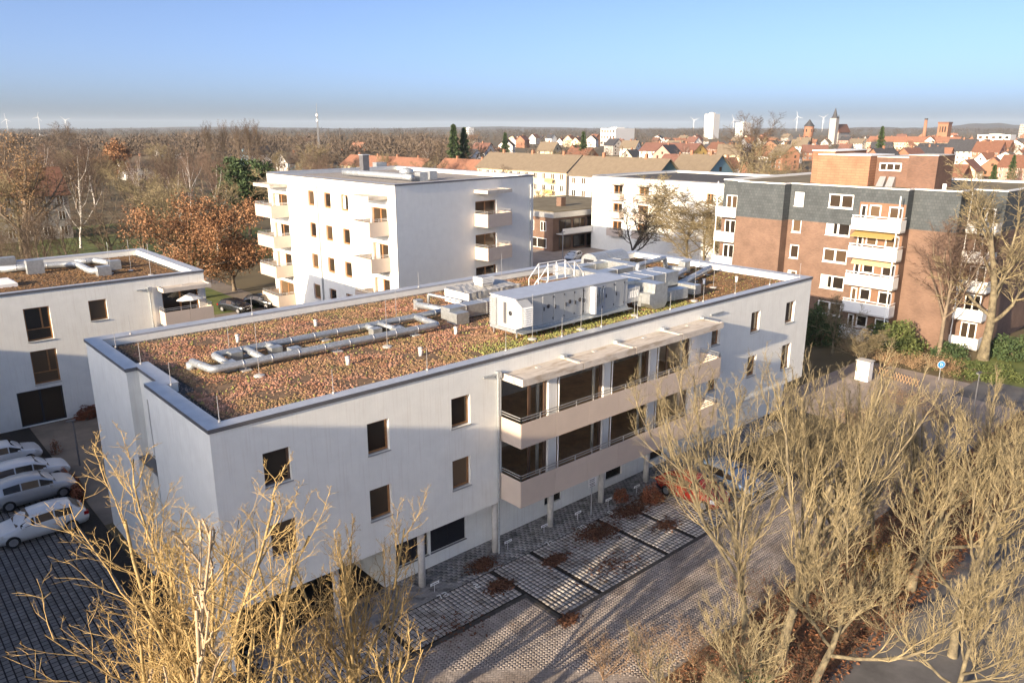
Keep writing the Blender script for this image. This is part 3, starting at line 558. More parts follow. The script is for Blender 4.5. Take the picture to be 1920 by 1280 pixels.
# parasol and garden chair on its balcony
q = at(358, 575, 'y', ly-.75); PX_ = q[0]; t = thing('parasol', 'open white parasol on the top balcony of the left building', 'parasol', (PX_, ly-.75, 6.15))
MB().tube([(PX_, ly-.75, 6.16), (PX_, ly-.75, 8.15)], .025, 8).build('pole', M_STEEL, t)
m = MB(); n = 8; m._add([(PX_, ly-.75, 8.2)]+[(PX_+1.05*math.cos(6.283*i/n), ly-.75+.72*math.sin(6.283*i/n), 7.72) for i in range(n)], [(0, 1+i, 1+(i+1) % n) for i in range(n)]); m._add([(PX_, ly-.75, 8.17)]+[(PX_+1.04*math.cos(6.283*i/n), ly-.75+.71*math.sin(6.283*i/n), 7.69) for i in range(n)], [(0, 1+(i+1) % n, 1+i) for i in range(n)]); m.build('canopy', M_PAINTW, t)
for i in range(n): MB().bar((PX_, ly-.75, 8.14), (PX_+1.0*math.cos(6.283*i/n), ly-.75+.68*math.sin(6.283*i/n), 7.69), .02).build('rib', M_STEEL, t)
MB().lathe([(.25, 0), (.25, .06), (.05, .1)], (PX_, ly-.75, 6.152), 12).build('base', M_CONC, t)
# ================================================================= other buildings
def hit(fr, px, py, n=0.0):
    """where the ray meets the wall plane of a frame -> (u, z)"""
    d = ray(px, py); nn = np.array([fr.n[0], fr.n[1], 0]); o = np.array([fr.o[0], fr.o[1], 0])+nn*n
    P = CAM+d*(((o-CAM)@nn)/(d@nn)); i = fr.inv(P); return i[0], i[2]
# ---------------- four-storey white block behind the roof
Bc = [(30.93, 34.64), (50.7, 37.05), (50.9, 64.2), (31.1, 61.8)]; bz = 15.5; st = 3.42
BB = thing('apartment_block', 'white four-storey flat-roofed block with taupe corner balconies behind the long roof', 'building', (*Bc[0], 0))
parapet_roof(BB, Bc, bz, bz-.45, deck=mat('roof_gravel', (.3, .27, .24), .95, var=.3, scale=6, bump=.4))
fA = Frame(Bc[3], (Bc[0][0]-Bc[3][0], Bc[0][1]-Bc[3][1])); fB = Frame(Bc[0], (Bc[1][0]-Bc[0][0], Bc[1][1]-Bc[0][1])); fC = Frame(Bc[1], (Bc[2][0]-Bc[1][0], Bc[2][1]-Bc[1][1]))
lenA = 27.16; lenB = 19.9; hA = []; dA = []; hB = []
zt0 = hit(fA, 606, 360)[1]; zb0 = hit(fA, 612, 390)[1]
cols = [(hit(fA, 575.8, 357)[0], hit(fA, 588, 357)[0]), (hit(fA, 606, 361)[0], hit(fA, 619, 361)[0]), (hit(fA, 638, 365)[0], hit(fA, 652, 365)[0])]
ba = [(hit(fA, 509, 370)[0], hit(fA, 540, 370)[0]), (hit(fA, 692, 370)[0], hit(fA, 727, 370)[0])]; bb = (hit(fB, 889, 370)[0], hit(fB, 935, 370)[0])
pz0 = hit(fB, 888, 425)[1]; pz1 = hit(fB, 888, 400)[1]; cz = hit(fB, 888, 356)[1]
for f in range(4):
    for a, b in cols: hA.append((a, b, max(zb0-f*st, .4), zt0-f*st))
    for a, b in ba: dA.append((a+.25, b-.25, max(pz0+.25-f*st, .15), pz1+1.15-f*st))
    hB.append((bb[0]+.15, bb[1]-.35, max(pz0+.25-f*st, .15), pz1+1.15-f*st))
MB(fA).wall(0, lenA, 0, bz-.1, hA+dA, .3).build('sunny_wall', M_WHITE, BB); MB(fB).wall(0, lenB, 0, bz-.1, hB, .3).build('front_wall', M_WHITE, BB)
m = MB(fC); m.wall(0, lenA, 0, bz-.1); m.fr = Frame(Bc[2], (Bc[3][0]-Bc[2][0], Bc[3][1]-Bc[2][1])); m.wall(0, 19.9, 0, bz-.1); m.build('rear_wall', M_WHITE, BB)
for h in hA: window(BB, fA, *h, n=-.16, fw=.16, curtain=random.choice((0, 0, .45)))
for h in dA: window(BB, fA, *h, n=-.22, style='double', sill=False, fw=.14, name='balcony_door', curtain=random.choice((0, .3, .45)))
for h in hB: window(BB, fB, *h, n=-.22, style='double', sill=False, fw=.12, name='balcony_door')
for f in range(4):
    for fr, (a, b), d in ((fA, ba[0], 2.1), (fA, ba[1], 2.1), (fB, bb, 1.9)): balcony(BB, fr, a, b, d, max(pz0-f*st, .1), pz1-f*st, 1, rstep=.9)
for fr, (a, b), d in ((fA, ba[0], 2.1), (fA, ba[1], 2.1), (fB, bb, 1.9)): canopy(BB, fr, a, b, d, cz-.35, cz)
downpipe(BB, fA, hit(fA, 594, 350)[0], .1, hit(fA, 594, 346)[1], arm=False, r=.1); downpipe(BB, fB, lenB-.5, .1, bz-1, arm=False, r=.07)
zd = bz-.45
c = at(684, 325, 'z', zd+.2); t = thing('roof_chimney', 'dark square flue standing on the white block roof', 'chimney', (c[0], c[1], zd)); MB().box(c[0]-.42, c[0]+.42, c[1]-.42, c[1]+.42, zd, zd+2.3).build('flue', M_FASC, t); MB().box(c[0]-.5, c[0]+.5, c[1]-.5, c[1]+.5, zd+2.302, zd+2.38).build('cap', M_COPE, t)
q = [at(a, b, 'z', zd+.45) for a, b in ((645, 323), (700, 327), (752, 331), (772, 333))]; t = duct('ventilation_duct', 'silver round duct lying on the white block roof', [[tuple(p) for p in q]], .34, supports=False)
t['w0'] = list(t.location)
for a, b, w_ in ((712, 313, .8), (808, 331, .5), (790, 334, .5)): p = at(a, b, 'z', zd+.3); MB().box(p[0]-w_, p[0]+w_, p[1]-.5, p[1]+.5, zd, zd+.9).build('outlet_box', M_DUCTBOX, t)
p = at(762, 325, 'z', zd+.3); MB().lathe([(.5, zd), (.9, zd+.35), (.8, zd+.8), (.2, zd+.95)], (p[0], p[1], 0), 14).build('fan_cowl', M_ZINC, t, True)

# ---------------- brick and slate block on the right
def brick_mat(name, c1, c2, mortar, sx=1.0, vertical=False):
    m = mat(name, c1, .9); t = m.node_tree; N = t.nodes; p = N['Principled BSDF']; g_ = N.new('ShaderNodeNewGeometry'); sp = N.new('ShaderNodeSeparateXYZ'); cb = N.new('ShaderNodeCombineXYZ'); ad = N.new('ShaderNodeMath')
    t.links.new(g_.outputs['Position'], sp.inputs[0]); t.links.new(sp.outputs[0], ad.inputs[0]); t.links.new(sp.outputs[1], ad.inputs[1]); t.links.new(ad.outputs[0], cb.inputs[0]); t.links.new(sp.outputs[2], cb.inputs[1])
    b = N.new('ShaderNodeTexBrick'); b.inputs['Scale'].default_value = 1; b.inputs['Color1'].default_value = (*c1, 1); b.inputs['Color2'].default_value = (*c2, 1); b.inputs['Mortar'].default_value = (*mortar, 1)
    b.inputs['Brick Width'].default_value = .25*sx; b.inputs['Row Height'].default_value = .075*sx if not vertical else .3; b.inputs['Mortar Size'].default_value = .012*sx
    t.links.new(cb.outputs[0], b.inputs['Vector']); n = N.new('ShaderNodeTexNoise'); n.inputs['Scale'].default_value = .7; n.inputs['Detail'].default_value = 6; t.links.new(g_.outputs['Position'], n.inputs['Vector'])
    h = N.new('ShaderNodeHueSaturation'); mr = N.new('ShaderNodeMapRange'); mr.inputs[3].default_value = .6; mr.inputs[4].default_value = 1.4; t.links.new(n.outputs['Fac'], mr.inputs[0]); t.links.new(mr.outputs[0], h.inputs['Value']); t.links.new(b.outputs[0], h.inputs['Color']); t.links.new(h.outputs[0], p.inputs['Base Color'])
    return m
M_BRICK = brick_mat('brick_red', (.125, .07, .049), (.17, .098, .068), (.19, .135, .1)); M_BRICKD = brick_mat('brick_brown', (.13, .065, .042), (.18, .09, .055), (.13, .1, .085))
M_SLATE = brick_mat('slate_shingle', (.055, .064, .068), (.075, .084, .088), (.04, .045, .05), 1.2, True); M_ORANGE = brick_mat('orange_tile', (.28, .14, .083), (.31, .16, .095), (.23, .12, .075), 3.5)
M_KWALL = mat('loggia_brown', (.2, .11, .065), .8, var=.1); M_WFR = mat('white_frame', (.8, .79, .76), .5, var=.02); M_ROOFG = mat('flat_roof_moss', (.13, .105, .06), .95, col2=(.2, .17, .11), scale=.4)
KB = thing('brick_apartment_block', 'red brick block with slate clad top storey and white balconies', 'building', (67, 10, 0))
kz = 15.0; ks = 11.2; S5 = 2.72
PK = [(72, -3.2), (88, -3.2), (88, 23.3), (67, 23.3), (67, 20.7), (65.7, 20.7), (65.7, 15.25), (67, 15.25), (67, 3.5), (68.3, 3.5), (68.3, -.6), (72, -.6)]
O = offset_poly(PK, -.05); I = offset_poly(PK, .35); c = MB()
for i in range(len(PK)):
    j = (i+1) % len(PK); c.poly([(*O[i], kz), (*O[j], kz), (*I[j], kz-.02), (*I[i], kz-.02)]); c.poly([(*O[i], kz-.12), (*O[j], kz-.12), (*O[j], kz-.003), (*O[i], kz-.003)]); c.poly([(*I[j], kz-.02), (*I[j], kz-.3), (*I[i], kz-.3), (*I[i], kz-.02)])
c.build('coping', M_WFR, KB); MB().prism(offset_poly(PK, .3), kz-.4, kz-.22).build('roof_deck', M_ROOFG, KB)
k1, k2, k3, k4, k0 = Frame((65.7, 20.7), (0, -1)), Frame((67, 15.25), (0, -1)), Frame((68.3, 3.5), (0, -1)), Frame((72, -.6), (0, -1)), Frame((67, 23.3), (0, -1))
kwin = []; kdbl = []; klog = []
u = lambda px, py=380: hit(k2, px, py)[0]
lgA, lgB = hit(k2, 1611, 400)[0], hit(k2, 1700, 400)[0]
for f in range(5):
    z = -S5*f; kwin.append((.45, 1.5, 12.65+z, 14.1+z)); kdbl.append((hit(k2, 1553, 380)[0], hit(k2, 1600, 380)[0], 12.75+z, 14.15+z)); klog.append((lgA, 11.74, 11.15+z, 13.75+z))
w1 = MB(); w2 = MB()
def kw(fr, a, b, holes=(), d=.2):
    for mb, z0, z1 in ((w1, 0, ks), (w2, ks+.001, kz-.1)): mb.fr = fr; mb.wall(a, b, z0, z1, [h for h in holes if (h[2]+h[3])/2 > z0 and (h[2]+h[3])/2 < z1], d)
kw(k1, 0, 5.45); kw(k2, 0, 11.75, kwin+kdbl); kw(k3, 0, 4.1); kw(k4, 0, 2.6); kw(k0, 0, 2.6)
for o, d, l in (((65.7, 15.25), (1, 0), 1.3), ((67, 3.5), (1, 0), 1.3), ((68.3, -.6), (1, 0), 3.7), ((72, -3.2), (1, 0), 16), ((67, 20.7), (-1, 0), 1.3), ((88, -3.2), (0, 1), 26.5), ((88, 23.3), (-1, 0), 21)): kw(Frame(o, d), 0, l)
w1.build('brick_wall', M_BRICK, KB); w2.build('slate_cladding', M_SLATE, KB)
for h in kwin: window(KB, k2, *h, n=-.1, wood=M_WFR, sill=True, fw=.13, sillm=M_WFR, curtain=random.choice((0, .35, 1)))
for h in kdbl: window(KB, k2, *h, n=-.1, wood=M_WFR, style='double', fw=.14, sillm=M_WFR, curtain=random.choice((0, 0, .15, .3)))
for f in range(5):
    z = 11.1-S5*f; o = MB(k2).box(lgA-.1, 11.9, .02, 1.25, z-.12, z+.02).build('balcony', M_CONC, KB)
    MB(k2).box(lgA-.1, 11.9, 1.2, 1.25, z+.022, z+1.05).build('balcony_front', M_WFR, o); MB(k2).box(11.85, 11.9, .02, 1.198, z+.022, z+1.05).build('balcony_side', M_WFR, o); MB(k2).box(lgA-.1, lgA-.05, .02, 1.198, z+.022, z+1.05).build('balcony_side', M_WFR, o)
    m = MB(k2); m.bar((lgA-.08, 1.22, z+1.25), (11.88, 1.22, z+1.25), .07); m.bar((11.88, .05, z+1.25), (11.88, 1.22, z+1.25), .07)
    for t in np.linspace(lgA, 11.8, 5): m.bar((t, 1.22, z+1.05), (t, 1.22, z+1.25), .04)
    m.build('handrail', M_WFR, o)
    bw = MB(k2).box(lgA, 11.7, .004, .03, z+.03, z+2.45).build('balcony_rear_wall', M_KWALL, KB)
    for a, b, c_, e in ((lgA+.15, lgA+.75, .1, 2.2), (lgA+1.0, lgA+2.1, 1.05, 2.25), (lgA+2.85, 11.5, .9, 2.2)): window(KB, k2, a, b, z+c_, z+e, n=.09, wood=M_WFR, sill=False, fw=.12)
MB(k2).tube([(11.6, 1.28, .2), (11.6, 1.28, kz-.6)], .06, 8).build('balcony_post', M_WFR, KB)
M_AWN = mat('yellow_awning', (.4, .28, .1), .8, var=.05); M_AWN2 = mat('striped_awning', (.5, .36, .2), .8, var=.2, scale=9)
for zz, mm, ln in ((10.85, M_AWN, 1.35), (8.05, M_AWN2, .45)): MB(k2).hexa([(lgA-.05, .06, zz-.02), (11.3, .06, zz-.02), (11.3, ln, zz-.52), (lgA-.05, ln, zz-.52)], [(lgA-.05, .06, zz), (11.3, .06, zz), (11.3, ln, zz-.48), (lgA-.05, ln, zz-.48)]).build('awning', mm, KB)
for fr, a, b in ((k0, 0, 2.55), (k4, -.3, 2.55)):
    for f in range(5):
        z = 11.1-S5*f; o = MB(fr).box(a, b, .02, 1.35, z-.12, z).build('balcony', M_CONC, KB); MB(fr).box(a, b, 1.3, 1.35, z+.002, z+1.0).build('balcony_front', M_WFR, o); MB(fr).box(b-.05, b, .02, 1.298, z+.002, z+1).build('balcony_side', M_WFR, o); MB(fr).box(a, a+.05, .02, 1.298, z+.002, z+1).build('balcony_side', M_WFR, o)
        window(KB, fr, .5, 1.9, z+.1, z+2.2, n=.08, wood=M_WFR, style='double', sill=False, fw=.1)
    MB(fr).tube([(.1, 1.3, .1), (.1, 1.3, kz-.2)], .05, 8).build('balcony_post', M_WFR, KB)
# penthouse with lift tower and chimney
ph = MB().box(70.6, 76, 9.0, 14.4, kz-.3, 17.75).build('rooftop_housing', M_ORANGE, KB); MB().box(70.5, 76.1, 8.95, 14.45, 17.752, 17.85).build('housing_coping', M_WFR, ph)
ph2 = MB().box(71.6, 79, 13.2, 15.6, kz-.3, 18.1).build('lift_housing', M_ORANGE, KB); MB().box(71.5, 79.1, 13.1, 15.7, 18.102, 18.2).build('housing_coping', M_WFR, ph2)
MB().box(72.1, 80, 5.6, 8.99, kz-.3, 17.6).build('rooftop_housing', M_BRICKD, KB); MB().box(72.0, 80.1, 5.5, 8.95, 17.602, 17.7).build('housing_coping', M_CONC, KB)
window(KB, Frame((72.1, 8.99), (0, -1)), .35, 2.5, 16.3, 17.1, n=.06, wood=M_WFR, style='triple', sill=False, fw=.12)
ck = MB().box(71.3, 75.5, 2.9, 5.58, kz-.3, 17.9).build('chimney_stack', M_BRICKD, KB); MB().box(71.25, 75.6, 2.85, 5.6, 17.902, 17.98).build('chimney_cap', M_CONC, ck)
for y in (8.1, 7.2): MB().hexa([(71.2, y-.35, kz-.24), (72.05, y-.35, kz-.24), (72.05, y+.35, kz-.24), (71.2, y+.35, kz-.24)], [(71.9, y-.3, kz+.75), (72.05, y-.3, kz+.75), (72.05, y+.3, kz+.75), (71.9, y+.3, kz+.75)]).build('roof_hatch', M_SILL, KB)
MB().tube([(69.0, 1.2, kz-.2), (69, 1.2, kz+.5)], .18, 10).build('vent_stub', M_PAINTW, KB, True)

# ---------------- white block between the two, brick pavilion behind it
nx = 92.0; p0 = at(1111, 343.5, 'x', nx); p1 = at(1370, 352, 'x', nx); nzt = 12.6; NB = thing('apartment_block', 'white block half hidden by bare trees left of the brick block', 'building', (nx, p1[1], 0))
PN = [(nx, p1[1]), (nx+24, p1[1]), (nx+24, p0[1]), (nx, p0[1])]; parapet_roof(NB, PN, nzt, nzt-.4, cw=.5); fN = Frame((nx, p0[1]), (0, -1)); ln = p0[1]-p1[1]; hs = []
for px in (1160, 1208): a = hit(fN, px-10, 370)[0]; hs += [(a, a+2.0, z, z+2.1) for z in (9.1, 6.1, 3.1)]
for px in (1325,): a = hit(fN, px, 370)[0]; hs += [(a, a+1.2, z, z+1.6) for z in (9.3, 6.3)]
MB(fN).wall(0, ln, 0, nzt-.1, hs, .25).build('sunny_wall', M_WHITE, NB)
m = MB(); m.fr = Frame(PN[0], (1, 0)); m.wall(0, 24, 0, nzt-.1); m.fr = Frame(PN[1], (0, 1)); m.wall(0, ln, 0, nzt-.1); m.fr = Frame(PN[2], (-1, 0)); m.wall(0, 24, 0, nzt-.1); m.build('side_wall', M_WHITE, NB)
for h in hs: window(NB, fN, *h, style='double', sill=False, fw=.15)
for px in (1160, 1208):
    a = hit(fN, px-10, 370)[0]; canopy(NB, fN, a-.3, a+2.4, 1.2, 11.35, 11.6)
    for z in (8.8, 5.8, 2.8): balcony(NB, fN, a-.3, a+2.4, 1.2, z, z+1.1, 1)
gp = at(1036, 472, 'z', 0); SB = thing('brick_pavilion', 'low flat-roofed brick house with long white balcony beyond the white block', 'building', (gp[0], gp[1], 0))
sx, sy = gp[0], gp[1]; sz = z_at(sx, sy, 399)
MB().box(sx, sx+26, sy, sy+22, 0, sz-.9).build('brick_wall', M_BRICK, SB); MB().box(sx-.3, sx+26.4, sy-.4, sy+22.3, sz-.898, sz).build('roof_edge', M_SILL, SB); MB().box(sx+.1, sx+26, sy, sy+22, sz+.002, sz+.12).build('roof_deck', M_ROOFG, SB)
f_ = Frame((sx, sy), (1, 0)); MB(f_).box(.8, 17, .02, 1.6, sz*.44, sz*.46).build('balcony', M_CONC, SB); MB(f_).box(.8, 17, 1.55, 1.62, sz*.462, sz*.6).build('balcony_front', M_WFR, SB)
for a in (1.5, 5, 8.5, 12): window(SB, f_, a, a+2.9, sz*.47, sz*.8, n=.06, wood=M_DARK, style='double', sill=False); window(SB, f_, a, a+2.9, .3, sz*.36, n=.06, wood=M_DARK, style='double', sill=False)
f_ = Frame((sx, sy+22), (0, -1)); 
for a, z, w_ in ((16, sz*.5, 1.4), (19, sz*.5, 1.4), (12, sz*.5, 1.4), (16, .4, 4.5)): window(SB, f_, a, a+w_, z, z+1.7, n=.06, wood=M_WFR, style='double', sill=False)
MB().box(sx+8, sx+9.2, sy+6, sy+7.2, sz+.1, sz+1.7).build('chimney', M_BRICK, SB)

# ---------------- blocks beyond the left edge, sunward: they shade the courtyard
for lab, x0, x1, y0, y1, zt, op in (('tall white apartment block beyond the left edge shading the courtyard', -44, -26, -9.6, 22, 9.85+.2786*(28.2), .3), ('lower white apartment block beyond the left edge', -46, -26.5, 23.5, 62, 12.9, .3)):
    t = thing('apartment_block', lab, 'building', (x0, y0, 0)); parapet_roof(t, [(x0, y0), (x1, y0), (x1, y1), (x0, y1)], zt, zt-.4)
    fr = Frame((x1, y0), (0, 1)); hs = [(a, a+1.3, z, z+1.4) for a in np.arange(2, y1-y0-2, 4.2) for z in np.arange(1, zt-2, 3)]
    m = MB(fr); m.wall(0, y1-y0, 0, zt-.1, hs); 
    for o, d, l in (((x0, y0), (1, 0), x1-x0), ((x1, y1), (-1, 0), x1-x0), ((x0, y1), (0, -1), y1-y0)): m.fr = Frame(o, d); m.wall(0, l, 0, zt-.1)
    m.build('wall', M_WHITE, t)
    for h in hs: window(t, fr, *h, sill=False)
# ================================================================= ground and paving
M_GROUND = mat('ground_soil', (.085, .07, .035), .95, col2=(.15, .115, .06), scale=.05, bump=.3, bscale=4, detail=10)
M_GRASS = mat('lawn', (.07, .10, .02), .95, col2=(.14, .155, .04), scale=.6, bump=.5, bscale=20, detail=9)
m = MB(); n = 48; m._add([(0, 0, -.03)]+[(14000*math.cos(6.28319*i/n), 14000*math.sin(6.28319*i/n), -.03) for i in range(n)], [(0, 1+i, 1+(i+1) % n) for i in range(n)]); struct(m, 'ground', M_GROUND)
def sheet(name, x0, x1, y0, y1, z, m, skew=None): return struct(MB().poly([(x0, y0, z), (x1, y0, z), (x1, y1, z), (x0, y1, z)]), name, m)
M_JOINT = mat('paver_joint', (.028, .024, .02), .95, var=.3, scale=6)
M_PAV = stain(mat('paver_grey', (.4, .375, .35), .9, var=.14, scale=2, obj='i', spread=(.85, 1.12)), (.13, .1, .075), (.35, .35, .35), .5, .68, .6)
M_PAVO = stain(mat('paver_grey_single', (.4, .375, .35), .9, var=.14, scale=2, obj='o', spread=(.85, 1.12)), (.13, .1, .075), (.35, .35, .35), .5, .68, .6)
M_HERR = stain(mat('herringbone_brick', (.31, .27, .24), .9, var=.2, scale=.5, obj='i', spread=(.86, 1.14)), (.16, .125, .1), (.12, .12, .12), .5, .66, .6)
M_HERRO = stain(mat('herringbone_brick_single', (.31, .27, .24), .9, var=.2, scale=.5, obj='o', spread=(.86, 1.14)), (.16, .125, .1), (.12, .12, .12), .5, .66, .6)
M_PATH = stain(mat('path_slab', (.27, .26, .25), .9, var=.18, scale=1.5, obj='i', spread=(.85, 1.15)), (.08, .075, .07), (.5, .5, .5), .5, .62, .65)
sheet('parking_bays', -12, 34, -5.7, -.95, .0, M_JOINT); M_JOINT2 = mat('sand_joint', (.19, .16, .14), .95, var=.3, scale=3)
sheet('driveway', -30, 60, -11.0, -5.704, .0, M_JOINT2); sheet('driveway', -30, 12.0, -5.7, -3.5, .006, M_JOINT2)
sheet('footpath', -.4, 43.5, -.95, 12, .0, M_JOINT); sheet('courtyard', -26, -.42, -.95, 34.95, .0, M_JOINT); sheet('planting_strip', -20, 62, -15.2, -11.0, .004, mat('leaf_litter', (.09, .05, .03), .95, col2=(.2, .115, .06), scale=3, bump=.8, bscale=15, detail=10))
sheet('road', -40, 120, -26, -15.2, .0, M_ASPH); sheet('forecourt', 43.5, 60, -11, 3, .004, mat('pale_paving', (.3, .25, .215), .9, var=.15, scale=.6, bump=.2)); sheet('footway', 56, 90, -15, -6.2, .006, M_ASPH)
sheet('rear_yard', -.4, 30, 16.3, 34.9, .0, mat('yard_paving', (.2, .165, .13), .9, var=.2, scale=.5)); sheet('rear_yard', 13, 30.8, 34.92, 90, .0, MATS['yard_paving']); sheet('forecourt', 51, 92, 30, 92, .004, MATS['pale_paving'])
sheet('lawn', -30, 60, 92, 160, .002, M_GRASS); sheet('lawn', 62, 72, -14, -4, .012, M_GRASS); sheet('lawn', 13, 28, 60, 92, .006, M_GRASS)
for y, z in ((-11.0, .08),):
    for i in range(46): x = -14+i*1.5; tag(MB().box(x, x+1.49, y-.05, y+.05, -.05, z).build('kerb_stone', mat('kerb_grey', (.2, .185, .17), .9, var=.25, scale=2)), kind='structure')
def stone_mesh(w, l, h, b=.005):
    me = MB().hexa([(-w/2, -l/2, 0), (w/2, -l/2, 0), (w/2, l/2, 0), (-w/2, l/2, 0)], [(-w/2+b, -l/2+b, h), (w/2-b, -l/2+b, h), (w/2-b, l/2-b, h), (-w/2+b, l/2-b, h)]); return me
def pave(parent, name, spots, w, l, h, m, mo, near=300):
    """spots (x,y,rot,size): the nearest ones as single pieces, the rest as one stuff part"""
    sp = np.array(spots); d = np.hypot(sp[:, 0]-CAM[0], sp[:, 1]-CAM[1])
    vis = np.array([in_view(a, b, 0, 0) for a, b in sp[:, :2]]); order = np.argsort(d+1e4*~vis); sp = sp[order]
    proto = None
    for x, y, r in sp[:near]:
        if proto is None: o = proto = stone_mesh(w, l, h).build(name, mo, parent); me = o.data
        else: o = bpy.data.objects.new(name, me); COL.objects.link(o); o.parent = parent
        o.location = (x, y, random.uniform(.004, .007)); o.rotation_euler = (0, 0, r)
    q = stone_mesh(w, l, h); base = np.array(q.v); F0 = np.array(q.f)[1:]; rest = sp[near:]; n = len(rest); c, s = np.cos(rest[:, 2]), np.sin(rest[:, 2])
    V = np.empty((n, 8, 3)); V[:, :, 0] = rest[:, :1]+base[:, 0]*c[:, None]-base[:, 1]*s[:, None]; V[:, :, 1] = rest[:, 1:2]+base[:, 0]*s[:, None]+base[:, 1]*c[:, None]; V[:, :, 2] = base[:, 2]+rng.uniform(.004, .007, n)[:, None]
    F = (F0[None]+8*np.arange(n)[:, None, None]).reshape(-1, 4); tag(link(name+'_field', np_mesh(name, V.reshape(-1, 3), F), m, parent), kind='stuff')
by_name = lambda n: bpy.data.objects[n]
P = .236; sp = []
for x in np.arange(-3, 32, P):
    for y in np.arange(-5.55, -1.05, P):
        if x < 12.0 and y < -3.35: continue
        if abs(x-12.1) < .1 or abs(x-5.93) < .09 or abs(x-14.75) < .09 or abs(x-17.2) < .09 or abs(x-19.65) < .09 or abs(x-22.05) < .09 or abs(x-24.5) < .09: continue
        sp.append((x+random.uniform(-.006, .006), y, random.uniform(-.02, .02)))
pave(by_name('parking_bays'), 'paver', sp, .185, .185, .03, M_PAV, M_PAVO)
sp = []; a = .21; b = .105                                       # herringbone at 45 degrees
for i in range(-80, 320):
    for j in range(-220, 140):
        u, v = i*b, j*b; k = (i-j) % 4
        if k == 0: cx, cy, r = u+a/2, v+b/2, 0
        elif k == 3: cx, cy, r = u+b/2, v+a/2, math.pi/2
        else: continue
        x = (cx-cy)*.7071; y = (cx+cy)*.7071-14; 
        x += 0
        if -4 < x < 30 and -10.9 < y < (-3.62 if x < 11.85 else -5.85): sp.append((x, y, r+math.pi/4))
pave(by_name('driveway'), 'brick', sp, a-.007, b-.007, .02, M_HERR, M_HERRO)
sp = [(x+(.15 if int(round(y/.2)) % 2 else 0), y, 0) for x in np.arange(1, 40, .302) for y in np.arange(-.8, 1.3, .2)]
pave(by_name('footpath'), 'slab', sp, .29, .19, .03, M_PATH, M_PATH)
sp = [(x, y, 0) for x in np.arange(-12, -1.4, .29) for y in np.arange(-4, 27.5, .29) if in_view(x, y, 0, 20)]
M_PAVD = mat('courtyard_paver', (.2, .19, .18), .9, var=.2, scale=1.2, obj='i', spread=(.8, 1.15)); M_PAVDO = mat('courtyard_paver_single', (.2, .19, .18), .9, var=.2, scale=1.2, obj='o', spread=(.8, 1.15))  # darker than the bay pavers: the courtyard's shade is put into the colour
pave(by_name('courtyard'), 'paver', sp, .235, .235, .012, M_PAVD, M_PAVDO)
# edge strips between bay and drive
M_EDGE = mat('dark_channel', (.06, .055, .05), .8, var=.3)
for x0, x1, y0, y1 in ((-3, 12.1, -3.62, -3.42), (11.9, 12.08, -5.7, -3.64), (12.1, 31, -5.86, -5.66)): 
    for i in range(int(max(x1-x0, y1-y0)/1.0)+1):
        if x1-x0 > 1: c = (x0+i*1.0, min(x0+i*1.0+.98, x1), y0, y1)
        else: c = (x0, x1, y0+i*1.0, min(y0+i*1.0+.98, y1))
        if c[1] > c[0] and c[3] > c[2]: MB().box(*c, 0, .045).build('channel_stone', M_EDGE, by_name('driveway'))
# bay numbers
def digits(mb, s, x, y, h):
    seg = {'7': [((0, 1), (.6, 1)), ((.6, 1), (.2, 0))], '1': [((.3, 0), (.3, 1)), ((.3, 1), (.05, .75))], '3': [((0, 1), (.6, 1)), ((.6, 1), (.6, 0)), ((.6, 0), (0, 0)), ((.15, .5), (.6, .5))], '2': [((0, 1), (.6, 1)), ((.6, 1), (.6, .5)), ((.6, .5), (0, .5)), ((0, .5), (0, 0)), ((0, 0), (.6, 0))], '0': [((0, 0), (0, 1)), ((0, 1), (.6, 1)), ((.6, 1), (.6, 0)), ((.6, 0), (0, 0))]}
    for k, ch in enumerate(s):
        for (a, b), (c, d) in seg[ch]: mb.bar((x+(k*.95+a)*h, y+b*h, .052), (x+(k*.95+c)*h, y+d*h, .052), .045, .01)
for s, px, py, lab in (('73', 829, 1118, 'white number 73 painted on the nearest bay'), ('71', 1030, 1019, 'white number 71 painted above the small leaf pile'), ('70', 1090, 990, 'white number 70 painted beside the largest leaf heap'), ('0', 1147, 961, 'white ring shaped mark painted farthest along the bays'), ('2', 897, 1097, 'white hooked mark beside the dark oval leaf pile')):
    q = at(px, py, 'z', 0); mb = MB(); digits(mb, s, q[0]-.2, q[1]-.15, .3); tag(mb.build('bay_number', M_PAINTW), lab, 'marking', 'bay numbers')
